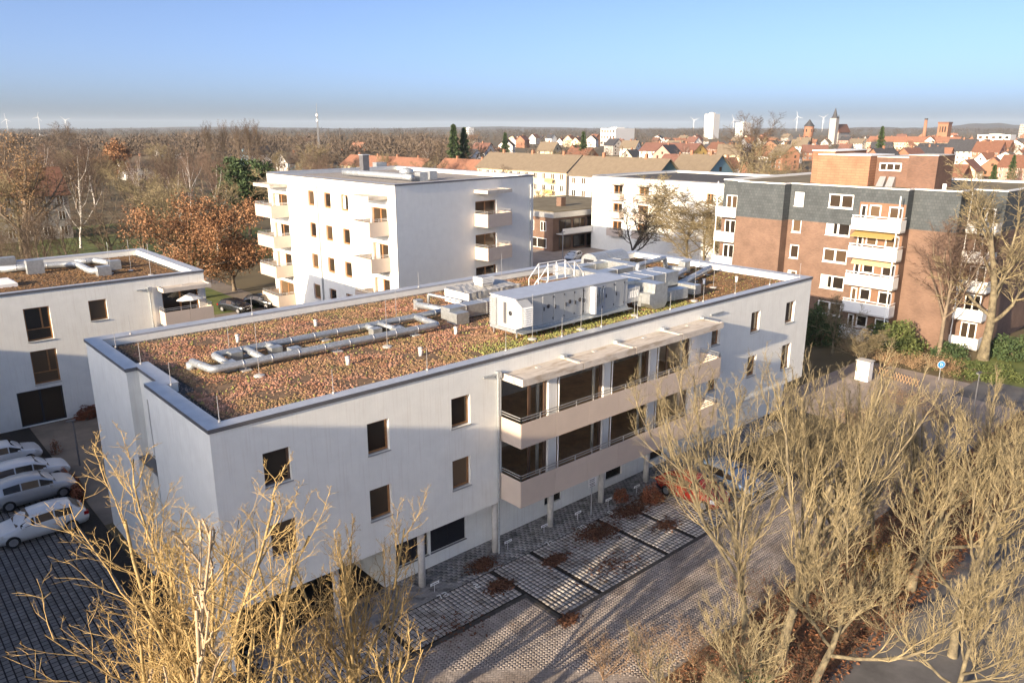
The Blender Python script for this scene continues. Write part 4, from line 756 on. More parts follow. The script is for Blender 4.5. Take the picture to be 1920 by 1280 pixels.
# leaf piles on the bays
lit = [(905, 1060, 1.3, 500), (938, 1100, 1.0, 500), (1040, 1050, 1.0, 500), (1120, 1000, 1.9, 900), (1180, 960, 1.6, 700), (1220, 935, 1.6, 700), (1065, 1162, .8, 300), (1250, 985, 1.2, 250), (1150, 1060, 2.5, 150), (850, 1180, 2.5, 120)]
for i, (px, py, r, n) in enumerate(lit):
    q = at(px, py, 'z', 0); g_ = np.random.default_rng(i); n *= 2; c = np.stack([g_.normal(q[0], r*.33, n), g_.normal(q[1], r*.2, n), np.abs(g_.normal(0, .035, n))+.04], -1); s = g_.uniform(.03, .07, (n, 1)); d1 = g_.normal(0, 1, (n, 3)); d1[:, 2] *= .4; d2 = g_.normal(0, 1, (n, 3)); d2[:, 2] *= .4
    V = np.stack([c-d1*s, c+d2*s*.7, c+d1*s, c-d2*s*.7], 1).reshape(-1, 3)
    lab = ['oval pile of dead leaves left of the lower one', 'dark oval pile of dead leaves near the bay edge', 'small pile of dead leaves on the middle bay', 'largest heap of dead leaves on the grid pavers', 'heap of dead leaves beside the number posts', 'heap of leaves below the red car', 'leaf pile on the herringbone corner', 'scatter of leaves on the sunny pavers', 'thin scatter of leaves across two bays', 'thin scatter of leaves on the near bay'][i]
    tag(link('leaf_pile', np_mesh('leaf_pile', V, np.arange(4*n).reshape(-1, 4)), mat('dead_leaf', (.07, .03, .018), .9, col2=(.16, .075, .04), scale=8, obj='i')), lab, 'leaves', 'leaf piles', 'stuff')
# ---------------- bay name posts, sign, lamps, cabinet, fence
for px, py, tilt in ((815, 1110, 0), (952, 1030, 0), (1020, 1000, 0), (1083, 975, 0), (1140, 950, 0), (1193, 925, 0)):
    q = at(px, py, 'z', 0); t = thing('name_post', 'knee-high post with a small white name plate at a bay head', 'sign', (q[0], q[1], 0), 'bay name plates')
    MB().tube([(q[0], q[1], 0), (q[0], q[1], .5)], .02, 8).build('post', M_STEEL, t); MB().box(q[0]-.24, q[0]+.24, q[1]-.035, q[1]-.022, .42, .55).build('plate', M_PAINTW, t); MB().box(q[0]-.18, q[0]+.17, q[1]-.038, q[1]-.0352, .465, .5).build('lettering', M_DARK, t)
q = at(1108, 966, 'z', 0); t = thing('parking_sign', 'tall thin post with a white parking sign beside the balcony columns', 'sign', (q[0], q[1], 0)); MB().tube([(q[0], q[1], 0), (q[0], q[1], 2.25)], .03, 8).build('post', M_STEEL, t); MB().box(q[0]-.3, q[0]+.3, q[1]-.05, q[1]-.032, 1.75, 2.3).build('plate', M_PAINTW, t)
for z in (2.2, 2.1, 1.98, 1.9, 1.8): MB().box(q[0]-.25, q[0]+.1+random.uniform(0, .14), q[1]-.054, q[1]-.0505, z-.025, z+.012).build('lettering', M_DARK, t)
def lamp(px, py, h, label, arm=.35):
    q = at(px, py, 'z', 0); t = thing('street_lamp', label, 'street lamp', (q[0], q[1], 0)); MB().tube([(q[0], q[1], 0), (q[0], q[1], h)], [.06, .045], 10).build('pole', M_FASC, t); MB().box(q[0]-arm, q[0]+arm*.4, q[1]-.1, q[1]+.1, h, h+.06).build('lamp_head', M_FASC, t); MB().box(q[0]-arm+.05, q[0]-.05, q[1]-.08, q[1]+.08, h-.02, h-.003).build('lens', M_PAINTW, t)
lamp(150, 872, 3.0, 'black courtyard lamp beside the parked white cars'); lamp(1824, 775, 3.2, 'thin lamp post beside the footway on the right', .5)
q = at(862+172, 0, 'z', 0) if 0 else at(1071, 487, 'z', 0); t = thing('street_lamp', 'pale lamp post near the small white car', 'street lamp', (q[0]-2, q[1], 0)); MB().tube([(q[0]-2, q[1], 0), (q[0]-2, q[1], 4.6)], .07, 8).build('pole', M_SILL, t); MB().box(q[0]-2.3, q[0]-1.6, q[1]-.1, q[1]+.1, 4.6, 4.7).build('lamp_head', M_SILL, t)
q = at(1618, 712, 'z', 0); t = thing('utility_cabinet', 'white panelled utility cabinet under a bare shrub', 'cabinet', (q[0], q[1], 0)); MB().box(q[0]-.4, q[0]+.4, q[1]-.55, q[1]+.55, .0, 1.7).build('casing', M_PAINTW, t, bevel=.02); MB().box(q[0]-.46, q[0]+.46, q[1]-.62, q[1]+.62, 1.702, 1.76).build('lid', M_CONC, t)
for y in (-.53, .01): MB().box(q[0]-.42, q[0]-.402, q[1]+y, q[1]+y+.5, .1, 1.6).build('door', M_WFR, t)
a, b = at(1636, 700, 'z', 0), at(1722, 728, 'z', 0); t = thing('lattice_fence', 'low wooden lattice fence right of the utility cabinet', 'fence', (a[0], a[1], 0)); n = 16
for i in range(n):
    p, q = a+(b-a)*i/n, a+(b-a)*(i+1.0)/n
    MB().bar((*p[:2], .05), (*q[:2], .75), .03, .05).build('slat', M_DRY, t); MB().bar((p[0]+.04, p[1], .75), (q[0]+.04, q[1], .05), .03, .05).build('slat', M_DRY, t)
q = at(1760, 712, 'z', 0); t = thing('footway_sign', 'round blue footpath sign with white figures on a post', 'sign', (q[0], q[1], 0)); zz = z_at(q[0], q[1], 683); MB().tube([(q[0], q[1], 0), (q[0], q[1], zz+.3)], .03, 8).build('post', M_STEEL, t)
nd = -cH; f_ = Frame((q[0]+nd[0]*.05, q[1]+nd[1]*.05), (cR[0], cR[1])); M_BLUE = mat('sign_blue', (.02, .2, .55), .4)
def disc(fr, r, z, n, k=20): return MB(fr)._add([(r*math.cos(6.28319*i/k), n, z+r*math.sin(6.28319*i/k)) for i in range(k)]+[(r*math.cos(6.28319*i/k), n-.01, z+r*math.sin(6.28319*i/k)) for i in range(k)], [tuple(range(k)), tuple(reversed(range(k, 2*k)))]+[(i, i+k, (i+1) % k+k, (i+1) % k) for i in range(k)])
disc(f_, .32, zz, 0).build('rim', M_PAINTW, t); disc(f_, .29, zz, .012).build('face', M_BLUE, t)
m = MB(f_)
for x, s in ((-.06, 1), (.1, .7)): m.box(x-.03*s, x+.03*s, .014, .018, zz-.02, zz+.1*s); m.bar((x, .016, zz), (x-.05*s, .016, zz-.17*s), .03, .004); m.bar((x, .016, zz), (x+.05*s, .016, zz-.17*s), .03, .004); m.box(x-.025*s, x+.025*s, .014, .018, zz+.115*s, zz+.165*s)
m.build('figures', M_PAINTW, t)
# bench block by the entrance and low hedges
q = at(30, 788, 'z', 0); t = thing('concrete_bench', 'pale concrete block seat beside the left entrance door', 'bench', (q[0], q[1], 0)); MB().box(q[0]-.3, q[0]+.5, q[1]-.4, q[1]+.4, .4, .55).build('seat', M_CONC, t, bevel=.02); MB().box(q[0]-.2, q[0]+.0, q[1]-.3, q[1]+.3, 0, .398).build('leg', M_CONC, t); MB().box(q[0]+.25, q[0]+.42, q[1]-.3, q[1]+.3, 0, .398).build('leg', M_CONC, t)

# ================================================================= cars
def car_proto(name, paint, label, kind='hatch', L=4.2, Wd=1.76, H=1.48):
    """lofted body > windows, lamps, wheels; nose towards +x, origin on the ground"""
    t = thing(name, label, 'car', local=True)
    hb = kind == 'hatch'
    X = np.array([-.5, -.485, -.44, -.33, -.2, -.05, .1, .2, .27, .38, .465, .5])*L
    belt = np.array([.62, .8, .9, .93, .93, .92, .91, .9, .88, .82, .7, .55])*(H/1.48)
    roof = np.array([.63, .82, 1.02, 1.38, 1.47, 1.48, 1.42, 1.2, .93, .86, .72, .56])*(H/1.48)
    if not hb: roof[1:4] = [1.0, 1.36, 1.46]
    bot = np.array([.38, .28, .24, .22, .2, .2, .2, .2, .22, .22, .26, .36])
    wid = np.array([.72, .86, .94, .99, 1, 1, 1, 1, .99, .95, .84, .66])*Wd/2
    nst = len(X); body = []; S = 9
    for i in range(nst):
        w_ = wid[i]; wr = w_*(.76 if roof[i]-belt[i] > .15 else .88); zb, zl, zr = bot[i], belt[i], roof[i]; zm = (zb+zl)/2
        ring = [(0, zb), (w_*.9, zb), (w_*1.0, zm), (w_*.97, zl), (wr+ (w_-wr)*.08, zl+(zr-zl)*.86), (wr*.8, zr-.01*(zr > zl)), (0, zr+.015)]
        body.append(ring)
    mb = MB(); G = MB(); n7 = 7; vs = []
    for i in range(nst): vs += [(X[i], -y, z) for y, z in body[i]]+[(X[i], y, z) for y, z in reversed(body[i][1:-1])]
    k = 12; fs = []; gf = []
    for i in range(nst-1):
        for j in range(k):
            q = (i*k+j, (i+1)*k+j, (i+1)*k+(j+1) % k, i*k+(j+1) % k)
            fs.append(q)
    fs += [tuple(reversed(range(k))), tuple(range((nst-1)*k, nst*k))]
    mb._add(vs, fs); bo = mb.build('body', paint, t, True)
    A = np.array(vs).reshape(nst, k, 3)
    def strip(i0, i1, j, a=.1, b=.9, c=.08, d=.92, off=.012):
        m = MB()
        for sgn in (0, 1):
            J = [(3, 4)] if j == 'side' else [j]
            for j0, j1 in J:
                if sgn and j == 'side': j0, j1 = (12-3) % 12, 12-4
                pts = []
                for (ii, t_) in ((i0, c), (i1, d)):
                    i_ = min(int(ii), nst-2)
                    p = lambda jj: A[i_, jj]+(A[i_+1, jj]-A[i_, jj])*(ii-i_)
                    pts.append((p(j0)+(p(j1)-p(j0))*a, p(j0)+(p(j1)-p(j0))*b))
                Q = [pts[0][0], pts[1][0], pts[1][1], pts[0][1]]; cen = np.mean(Q, 0); nn = np.cross(Q[1]-Q[0], Q[3]-Q[0]); nn /= np.linalg.norm(nn)+1e-9
                ref = cen-np.array([0, 0, .8]); 
                if nn@ref < 0: nn = -nn; Q = [Q[0], Q[3], Q[2], Q[1]]
                m._add([q+nn*off for q in Q], [(0, 1, 2, 3)])
            if j != 'side': break
        return m
    for i0, i1 in ((3.05, 4.4), (4.5, 5.75), (5.85, 7.3)):
        q = strip(i0, i1, 'side')
        for k_ in (0, 4): m = MB(); m._add(q.v[k_:k_+4], [(0, 1, 2, 3)]); m.build('side_window', M_GLASS, t)
    # windscreen and rear window across the roof strip
    m = MB()
    for (xa, xb, za, zb_) in ((X[6]+.05, X[8]-.03, roof[6]-.02, roof[8]+.02),): m._add([(xa, -.58, za+.02), (xb, -.68, zb_+.02), (xb, .68, zb_+.02), (xa, .58, za+.02)], [(0, 1, 2, 3)])
    m.build('windscreen', M_GLASS, t)
    MB()._add([(X[2]+.02, -.6, roof[2]+.03), (X[3]-.06, -.55, roof[3]-.015), (X[3]-.06, .55, roof[3]-.015), (X[2]+.02, .6, roof[2]+.03)], [(0, 3, 2, 1)]).build('rear_window', M_GLASS, t)
    for s in (-1, 1):
        MB().hexa([(X[9]+.1, s*.5, .56), (X[10]+.06, s*.45, .56), (X[10]+.0, s*.78, .58), (X[9]+.1, s*.84, .58)], [(X[9]+.1, s*.5, .76), (X[10]+.03, s*.45, .72), (X[10]-.04, s*.76, .74), (X[9]+.1, s*.83, .8)]).build('headlight', mat('lamp_glass', (.7, .7, .68), .15), t)
        MB().box(X[1]-.02, X[2], s*.55, s*.83, .68, .86).build('tail_light', mat('tail_red', (.3, .01, .01), .2), t)
        MB().box(X[7]-.1, X[7]+.06, s*Wd/2*.96, s*(Wd/2+.14), .9, 1.02).build('mirror', paint, t, bevel=.02)
        for x in (-.29*L, .315*L):
            wh = MB().tube([(x, s*(Wd/2-.2), .31), (x, s*(Wd/2+.012), .31)], .315, 20).build('wheel', M_TYRE, t); MB().tube([(x, s*(Wd/2-.05), .31), (x, s*(Wd/2+.02), .31)], .2, 16).build('rim', M_RIM, wh)
    for x, sg in ((L/2-.03, 1), (-L/2+.03, -1)): MB().box(x-.03 if sg < 0 else x, x+.03 if sg > 0 else x, -.26, .26, .42, .53).build('number_plate', M_PAINTW, t)
    MB().box(X[11]-.06, X[11]+.005, -.45, .45, .36, .44).build('grille', M_DARK, t)
    return t
PW = mat('car_white', (.75, .75, .74), .25, coat=.6, var=.01); PS_ = mat('car_silver', (.5, .51, .52), .3, .5, coat=.5, var=.01); PB = mat('car_black', (.015, .017, .02), .2, coat=.8, var=.05); PR = mat('car_red', (.3, .03, .02), .25, coat=.6, var=.02); PBL = mat('car_blue', (.16, .24, .36), .25, .3, coat=.6, var=.02)
cw = car_proto('parked_car', PW, 'white estate car second from the entrance in the courtyard row', 'estate', 4.5, 1.8, 1.5); cw.location = (-2.4, 24.9, .03)
c1 = car_proto('parked_car', PW, 'white hatchback nearest the left entrance, first of the row'); c1.location = (-2.95, 28.8, .03)
cs_ = car_proto('parked_car', mat('car_pearl', (.55, .56, .57), .28, .35, coat=.5, var=.01), 'silvery white car third from the entrance in the courtyard row', 'estate', 4.4, 1.8, 1.56); cs_.location = (-2.6, 22.2, .03)
for i, (x, y, rz, lab) in enumerate(((-3.1, 17.6, math.pi, 'white car facing left, nearest the camera of the courtyard row'),)): copy_tree(c1, (x, y, .03), rz, (1.04, 1, 1.0+.04*i), lab)
ck = car_proto('parked_car', PB, 'black car parked left of the white block'); q = at(447, 588, 'z', 0); ck.location = (q[0]+.3, q[1]+1.5, 0); ck.rotation_euler = (0, 0, R(-70))
q = at(500, 582, 'z', 0); copy_tree(ck, (q[0]+.5, q[1]+2.5, 0), R(-62), 1.0, 'dark car half hidden beside the lowest corner balcony')
cr = car_proto('parked_car', PR, 'red car behind bare branches at the right end of the bays'); cr.location = (25.6, -2.9, .03); cr.rotation_euler = (0, 0, R(-90))
cb = car_proto('parked_car', PBL, 'silver blue car beyond the red one behind branches'); cb.location = (28.3, -3.4, .03); cb.rotation_euler = (0, 0, R(-90))
q = at(1075, 488, 'z', 0); copy_tree(c1, (q[0], q[1], 0), R(200), 1.0, 'small white car in front of the brick pavilion'); 
# ================================================================= trees
def unit(a): return a/(np.linalg.norm(a, axis=-1, keepdims=True)+1e-9)
def skin(P, D, Rr, s):
    n, k1, _ = P.shape; up = np.where(np.abs(D[..., 2:3]) < .9, np.array([0, 0, 1.]), np.array([1., 0, 0])); x = unit(np.cross(D, up)); y = np.cross(x, D)
    a = np.arange(s)*2*math.pi/s; V = P[:, :, None]+Rr[:, :, None, None]*(x[:, :, None]*np.cos(a)[:, None]+y[:, :, None]*np.sin(a)[:, None])
    idx = np.arange(n*k1*s).reshape(n, k1, s); A = idx[:, :-1]; B = idx[:, 1:]
    F = np.stack([A, B, np.roll(B, -1, 2), np.roll(A, -1, 2)], -1).reshape(-1, 4); return V.reshape(-1, 3), F
def grow(seed, trunk, levels, lean=(0, 0)):
    """bare tree: trunk=(length, radius, segs); each level: n, t0, ang, ratio, k, up, wob, sides, rr -> list of (V,F) per level"""
    g_ = np.random.default_rng(seed); L0, r0, k0 = trunk
    def run(start, d, Ln, ra, k, up, wob, tip):
        n = len(start); P = np.empty((n, k+1, 3)); D = np.empty((n, k+1, 3)); P[:, 0] = start; D[:, 0] = d
        for i in range(k):
            d = unit(d+np.array([0, 0, 1.])*up+g_.normal(0, wob, (n, 3))); P[:, i+1] = P[:, i]+d*(Ln/k)[:, None]; D[:, i+1] = d
        s = np.linspace(0, 1, k+1); return P, D, ra[:, None]*(1-s*(1-tip))[None]
    d0 = unit(np.array([[lean[0], lean[1], 1.0]])); P, D, Rr = run(np.zeros((1, 3)), d0, np.array([L0]), np.array([r0]), k0, .06, .05, .45); Rr[:, 0] *= 1.35
    out = [(P, D, Rr, 9)]; Ln = np.array([L0]); tips = None
    for lv in levels:
        n, m = len(P), lv['n']; k1 = P.shape[1]; t = lv.get('t0', .3)+(1-lv.get('t0', .3))*((np.arange(m)+g_.uniform(.1, .9, (n, m)))/m); t = np.clip(t, 0, .999)
        f = t*(k1-1); i = f.astype(int); fr = (f-i)[..., None]; rows = np.arange(n)[:, None]
        st = P[rows, i]*(1-fr)+P[rows, i+1]*fr; dd = unit(D[rows, i]*(1-fr)+D[rows, i+1]*fr); rp = Rr[rows, i]*(1-fr[..., 0])+Rr[rows, i+1]*fr[..., 0]
        az = (np.arange(m)*2.4)[None]+g_.uniform(0, 6.28, (n, 1))+g_.normal(0, .5, (n, m)); an = g_.normal(lv['ang'][0], lv['ang'][1], (n, m))
        up = np.where(np.abs(dd[..., 2:3]) < .9, np.array([0, 0, 1.]), np.array([1., 0, 0])); x = unit(np.cross(dd, up)); y = np.cross(x, dd)
        cd_ = unit(dd*np.cos(an)[..., None]+(x*np.cos(az)[..., None]+y*np.sin(az)[..., None])*np.sin(an)[..., None])
        cl = Ln[:, None]*lv['ratio']*(1.15-.55*t)*g_.uniform(.65, 1.25, (n, m)) if 'len' not in lv else lv['len']*g_.uniform(.6, 1.3, (n, m))
        cr_ = np.maximum(rp*lv.get('rr', .6), lv.get('rmin', .004))
        P, D, Rr = run(st.reshape(-1, 3), cd_.reshape(-1, 3), cl.ravel(), cr_.ravel(), lv['k'], lv.get('up', .1), lv.get('wob', .12), lv.get('tip', .4)); Ln = cl.ravel()
        out.append((P, D, Rr, lv.get('s', 4)))
    return out, P[:, -1], D[:, -1]
def join(parts):
    o = 0; Vs = []; Fs = []
    for V, F in parts: Vs.append(V); Fs.append(F+o); o += len(V)
    return np.concatenate(Vs), np.concatenate(Fs)
def fit(parts, tips, h, spread=None):
    """stretch the skeleton to height and crown radius, then skin it with its own radii"""
    A = np.concatenate([p[0].reshape(-1, 3) for p in parts]); sz = h/np.percentile(A[:, 2], 99.8); hr = np.percentile(np.hypot(A[:, 0], A[:, 1]), 97); sx = sz if spread is None else spread/hr
    S_ = np.array([sx, sx, sz]); return [skin(P*S_, unit(D*S_), Rr, s) for P, D, Rr, s in parts], tips*S_
def make_tree(name, label, seed, h, spread, trunk, levels, bark, twig, group=None, lean=(0, 0), ntr=1, cat='tree', leaves=None, local=True):
    parts, tips, _ = grow(seed, trunk, levels, lean); parts, tips = fit(parts, tips, h, spread)
    t = thing(name, label, cat, group=group, local=True)
    me = np_mesh('trunk', *join(parts[:ntr])); me.shade_smooth(); link('trunk', me, bark, t)
    V, F = join(parts[ntr:]); me = np_mesh('crown', V, F); o = link('crown', me, twig, t)
    if ntr < len(parts)-1 and bark is not twig:
        me.materials.append(bark); nf = sum(len(p[1]) for p in parts[ntr:ntr+1]); ix = np.zeros(len(F), np.int32); ix[:nf] = 1; me.polygons.foreach_set('material_index', ix)
    if leaves:
        lm, per, size, sd = leaves; g_ = np.random.default_rng(seed+99); c = np.repeat(tips, per, 0)+g_.normal(0, sd, (len(tips)*per, 3)); n = len(c); a = unit(g_.normal(0, 1, (n, 3)))*g_.uniform(.6, 1.2, (n, 1))*size; b = unit(np.cross(a, g_.normal(0, 1, (n, 3))))*size*.55
        V = np.stack([c-a, c+b, c+a, c-b], 1).reshape(-1, 3); link('foliage', np_mesh('foliage', V, np.arange(4*n).reshape(-1, 4)), lm, t)
    return t
def LV(n, ang, ratio, k, s=4, up=.1, wob=.12, t0=.3, rr=.6, rmin=.004, sd=.18, tip=.4): return dict(n=n, ang=(ang, sd), ratio=ratio, k=k, s=s, up=up, wob=wob, t0=t0, rr=rr, rmin=rmin, tip=tip)
def fg(name, label, seed, x, y, h, spread, dens, bark, twig, lean=(0, 0), trunk=.32, r=.17, ang=.5, group=None, rmin=.0068, up=.17):
    lv = [LV(11, ang, .95, 8, 6, up, .06, .28, .6, .036, tip=.45), LV(int(11*dens**.5), .5, .42, 6, 5, .22, .1, .1, .5, .018, tip=.35), LV(int(8*dens**.5), .55, .42, 4, 4, .2, .14, .1, .6, .0105, tip=.35), LV(int(6*dens), .65, .4, 2, 3, .15, .18, .15, .65, rmin), LV(2, .6, .6, 1, 3, .1, .2, .3, .8, rmin*.85)]
    t = make_tree(name, label, seed, h, spread, (h*trunk, r, 6), lv, bark, twig, group, lean); t.location = (x, y, -.02); return t
def top_h(x, y, py): return z_at(x, y, py)
# foreground left: yellow-lit street trees
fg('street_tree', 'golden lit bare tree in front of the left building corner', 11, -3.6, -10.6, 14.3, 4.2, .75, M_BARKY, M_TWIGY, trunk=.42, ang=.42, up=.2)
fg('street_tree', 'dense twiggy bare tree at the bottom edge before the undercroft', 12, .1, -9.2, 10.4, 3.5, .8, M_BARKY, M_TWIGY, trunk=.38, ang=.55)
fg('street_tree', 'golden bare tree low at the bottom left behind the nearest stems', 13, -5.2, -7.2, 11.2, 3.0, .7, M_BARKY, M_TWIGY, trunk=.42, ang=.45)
lv = [LV(6, .4, 1.0, 7, 7, .25, .07, .45, .75, .04, tip=.6), LV(6, .5, .45, 5, 6, .25, .1, .25, .7, .026, tip=.7), LV(4, .55, .35, 4, 5, .2, .15, .3, .8, .021, tip=.8), LV(7, .8, .1, 1, 4, .2, .1, .3, 1.0, .018, tip=1.1)]
t = make_tree('street_tree', 'nearest pale tree with thick budded stems in the bottom left corner', 21, 14.3, 2.3, (7, .14, 6), lv, mat('bark_pale', (.3, .21, .12), .9, col2=(.46, .36, .24), scale=4, bump=.3), MATS['bark_pale'], lean=(-.05, .02)); t.location = (-7.1, -15.2, 0)
# foreground right: row along the planting strip
strip = []
for seed, px, py, top, spr, dn, ln, r, lab in ((31, 1400, 1205, 655, 4.9, .85, (-.1, .05), .2, 'bare tree with slender forked trunk at the end of the herringbone drive'), (32, 1462, 1240, 690, 4.4, .8, (.18, -.05), .26, 'thick leaning trunk nearest the bottom right edge'),
        (33, 1560, 1120, 622, 4.8, 1.2, (0, 0), .2, 'tall bare tree in front of the right end windows'), (34, 1640, 1040, 700, 5.0, 1.15, (.05, 0), .2, 'bare tree in the middle of the planted strip'), (35, 1735, 985, 745, 4.8, 1.1, (0, 0), .2, 'bare tree farther along the strip before the footway')):
    q = at(px, py, 'z', 0); h = top_h(q[0], q[1], top)
    if len(strip) < 2: t = fg('strip_tree', lab, seed, q[0], q[1], h, spr, dn, M_BARKG, M_TWIGG, ln, .34, r*.78, .6, 'trees in the planted strip', .0066); strip.append((t, h))
    else: o, h0 = strip[seed % 2]; copy_tree(o, (q[0], q[1], -.02), seed*2.2, h/h0, lab)
POL = []
def pollard(label, seed, x, y, h, spread, n3=7):
    lv = [LV(8, .75, .9, 7, 7, .16, .12, .35, .65, .035), LV(10, .6, .5, 5, 6, .3, .14, .15, .5, .018), LV(n3+1, .5, .5, 4, 5, .35, .12, .1, .6, .011), LV(7, .6, .38, 3, 4, .3, .16, .15, .7, .008)]
    if len(POL) < 2: t = make_tree('street_tree', label, seed, h, spread, (h*.4, .15, 6), lv, M_BARKG, M_TWIGG); t.location = (x, y, 0); POL.append((t, h)); return t
    o, h0 = POL[seed % 2]; return copy_tree(o, (x, y, 0), seed*1.9, h/h0, label)
pollard('large pale lopped tree filling the right edge', 41, 22.0, -18.0, 11.8, 5.2, 8); pollard('lopped tree beside the road at the bottom right', 42, 15.5, -15.4, 8.6, 4.2, 7); pollard('low lopped tree left of the road at the very bottom edge', 45, 10.5, -15.8, 7.2, 3.5, 7); pollard('lopped tree overhanging the road at the bottom right corner', 46, 17.5, -19.5, 8.5, 4.0, 7); pollard('pale lopped tree with upright shoots before the road', 43, 25.5, -15.0, 10.0, 4.8, 8); pollard('lopped tree half way along the road behind the large one', 44, 31.0, -16.0, 9.5, 4.6, 7)
# tall trees by the brick block
def plain(name, label, seed, px, py, top, spread, dens=1.0, bark=M_BARKB, twig=M_TWIGB, leaves=None, r=.2, ang=.55, trunk=.3, up=.16, group=None, rmin=.011):
    q = at(px, py, 'z', 0); h = z_at(q[0], q[1], top); lv = [LV(9, ang, .75, 6, 5, up, .1, .25, .55, .03), LV(int(9*dens), .65, .45, 4, 4, .1, .14, .2, .5, .016), LV(int(9*dens), .7, .45, 3, 3, .08, .18, .15, .6, rmin), LV(int(4*dens), .7, .5, 2, 3, .05, .2, .2, .8, rmin)]
    t = make_tree(name, label, seed, h, spread, (h*(trunk+.25), r, 7), lv, bark, twig, group, leaves=leaves); t.location = (q[0], q[1], -.03); return t
plain('ash_tree', 'tall old tree with pale trunk at the right edge before the brick block', 51, 1842, 674, 300, 6.0, 1.05, M_BARKG, M_TWIGG, None, .42, rmin=.02)
plain('bare_tree', 'yellowish bushy tree left of the brick block balconies', 52, 1290, 520, 330, 8.5, 1.25, M_BARKG, M_TWIGG, r=.25, trunk=.1, rmin=.03)
plain('bare_tree', 'wide yellowish tree overlapping the left edge of the slate storey', 59, 1322, 530, 365, 6.5, 1.15, M_BARKG, M_TWIGG, r=.22, trunk=.1, rmin=.022)
plain('bare_tree', 'bare tree casting shadow on the left brick wall', 53, 1425, 560, 420, 4.6, 1.0, M_BARKD, M_TWIGB, rmin=.02)
plain('bare_tree', 'bare yellowish tree just left of the white corner balconies', 54, 1345, 545, 395, 3.4, 1.0, M_BARKG, M_TWIGG, rmin=.02)
plain('bare_tree', 'dark bare tree in front of the half hidden white block', 55, 1172, 505, 345, 7.0, 1.0, M_BARKD, M_BARKD, r=.3, ang=.65, rmin=.03)
plain('shrub', 'pale leafless shrub behind the utility cabinet', 56, 1620, 700, 605, 2.6, 1.0, M_BARKG, M_TWIGG, r=.12, trunk=.05, ang=.4)
plain('bare_tree', 'reddish bare tree before the plain brick gable', 57, 1760, 668, 400, 4.5, 1.1, M_BARKB, M_TWIGR, rmin=.016)
plain('bare_tree', 'bare tree at the corner between drive and brick block', 58, 1560, 665, 545, 2.2, .8, M_BARKG, M_TWIGG, r=.1)
plain('oak_tree', 'big copper brown oak still in leaf left of the white block', 61, 372, 560, 372, 8.6, 1.15, M_BARKB, M_TWIGB, (M_LEAFO, 4, .15, .45), .4, .75, .2)
plain('oak_tree', 'smaller copper leaved tree beside the black cars', 62, 440, 545, 440, 5.0, 1.0, M_BARKB, M_TWIGB, (M_LEAFO, 3, .13, .35), .25, .7, .15)
plain('bare_tree', 'large bare tree with spreading crown at the left edge', 63, 55, 500, 250, 9.0, 1.1, M_BARKB, M_TWIGB, (mat('old_seed', (.22, .13, .06), .9, col2=(.3, .19, .1), obj='i'), 1, .16, .3), .5, .6, .2)
# bushes
def bush(label, seed, px, py, w_, h, m, n=2500, size=.12, name='bush', dx=1.0, cat='bush', pos=None):
    q = at(px, py, 'z', 0) if pos is None else pos; t = thing(name, label, cat, local=True); t.location = (q[0], q[1], 0); g_ = np.random.default_rng(seed)
    u = unit(g_.normal(0, 1, (n, 3))); u[:, 2] = np.abs(u[:, 2]); rr = g_.uniform(.35, 1.05, (n, 1))**.5; lob = 1+.25*np.sin(u[:, :1]*5+seed)*np.cos(u[:, 1:2]*6+seed*2)
    c = u*rr*lob*np.array([w_*dx, w_, h]); a = unit(g_.normal(0, 1, (n, 3)))*size*g_.uniform(.6, 1.3, (n, 1)); b = unit(np.cross(a, g_.normal(0, 1, (n, 3))))*size*.5
    link('foliage', np_mesh('foliage', np.stack([c-a, c+b, c+a, c-b], 1).reshape(-1, 3), np.arange(4*n).reshape(-1, 4)), m, t)
    mb = MB()
    for i in range(9): a_ = i*.7; mb.tube([(0, 0, -.02), (w_*.25*math.cos(a_), w_*.25*math.sin(a_), h*.5), (w_*.5*math.cos(a_), w_*.5*math.sin(a_), h*.85)], [.03, .02, .008], 5)
    mb.build('stem', M_BARKB, t); return t
def twig_shrub(label, seed, x, y, w_, h, n, m, leaf=None, name='shrub'):
    """many thin stems from the ground"""
    parts, tips, _ = grow(seed, (.25, .02, 2), [LV(n, .45, 6.5, 6, 3, .12, .09, .1, .55, .009, .25), LV(6, .6, .42, 3, 3, .1, .15, .25, .6, .006), LV(4, .7, .45, 2, 3, .05, .2, .2, .8, .005)]); parts, tips = fit(parts, tips, h, w_)
    t = thing(name, label, 'shrub', local=True); t.location = (x, y, 0); link('stem', np_mesh('stem', *join(parts)), m, t)
    if leaf:
        lm, per, size, sd = leaf; g_ = np.random.default_rng(seed+5); c = np.repeat(tips, per, 0)+g_.normal(0, sd, (len(tips)*per, 3)); k = len(c); a = unit(g_.normal(0, 1, (k, 3)))*size; b = unit(np.cross(a, g_.normal(0, 1, (k, 3))))*size*.5; link('foliage', np_mesh('foliage', np.stack([c-a, c+b, c+a, c-b], 1).reshape(-1, 3), np.arange(4*k).reshape(-1, 4)), lm, t)
    return t
for i, (px, py, w_, h, lab) in enumerate(((1130, 1275, 1.7, 2.2, 'thin leafless shrub at the bottom edge, leftmost of its row'), (1215, 1265, 1.6, 2.4, 'thin leafless shrub second from the left at the bottom edge'), (1300, 1250, 1.6, 2.2, 'thin leafless shrub beside the forked trunk'), (1370, 1275, 1.5, 1.6, 'low shrub at the foot of the leaning trunk'))):
    q = at(px, py, 'z', 0); twig_shrub(lab, 70+i, q[0], q[1], w_, h, 16, M_DRY, (M_DRY, 1, .03, .02))
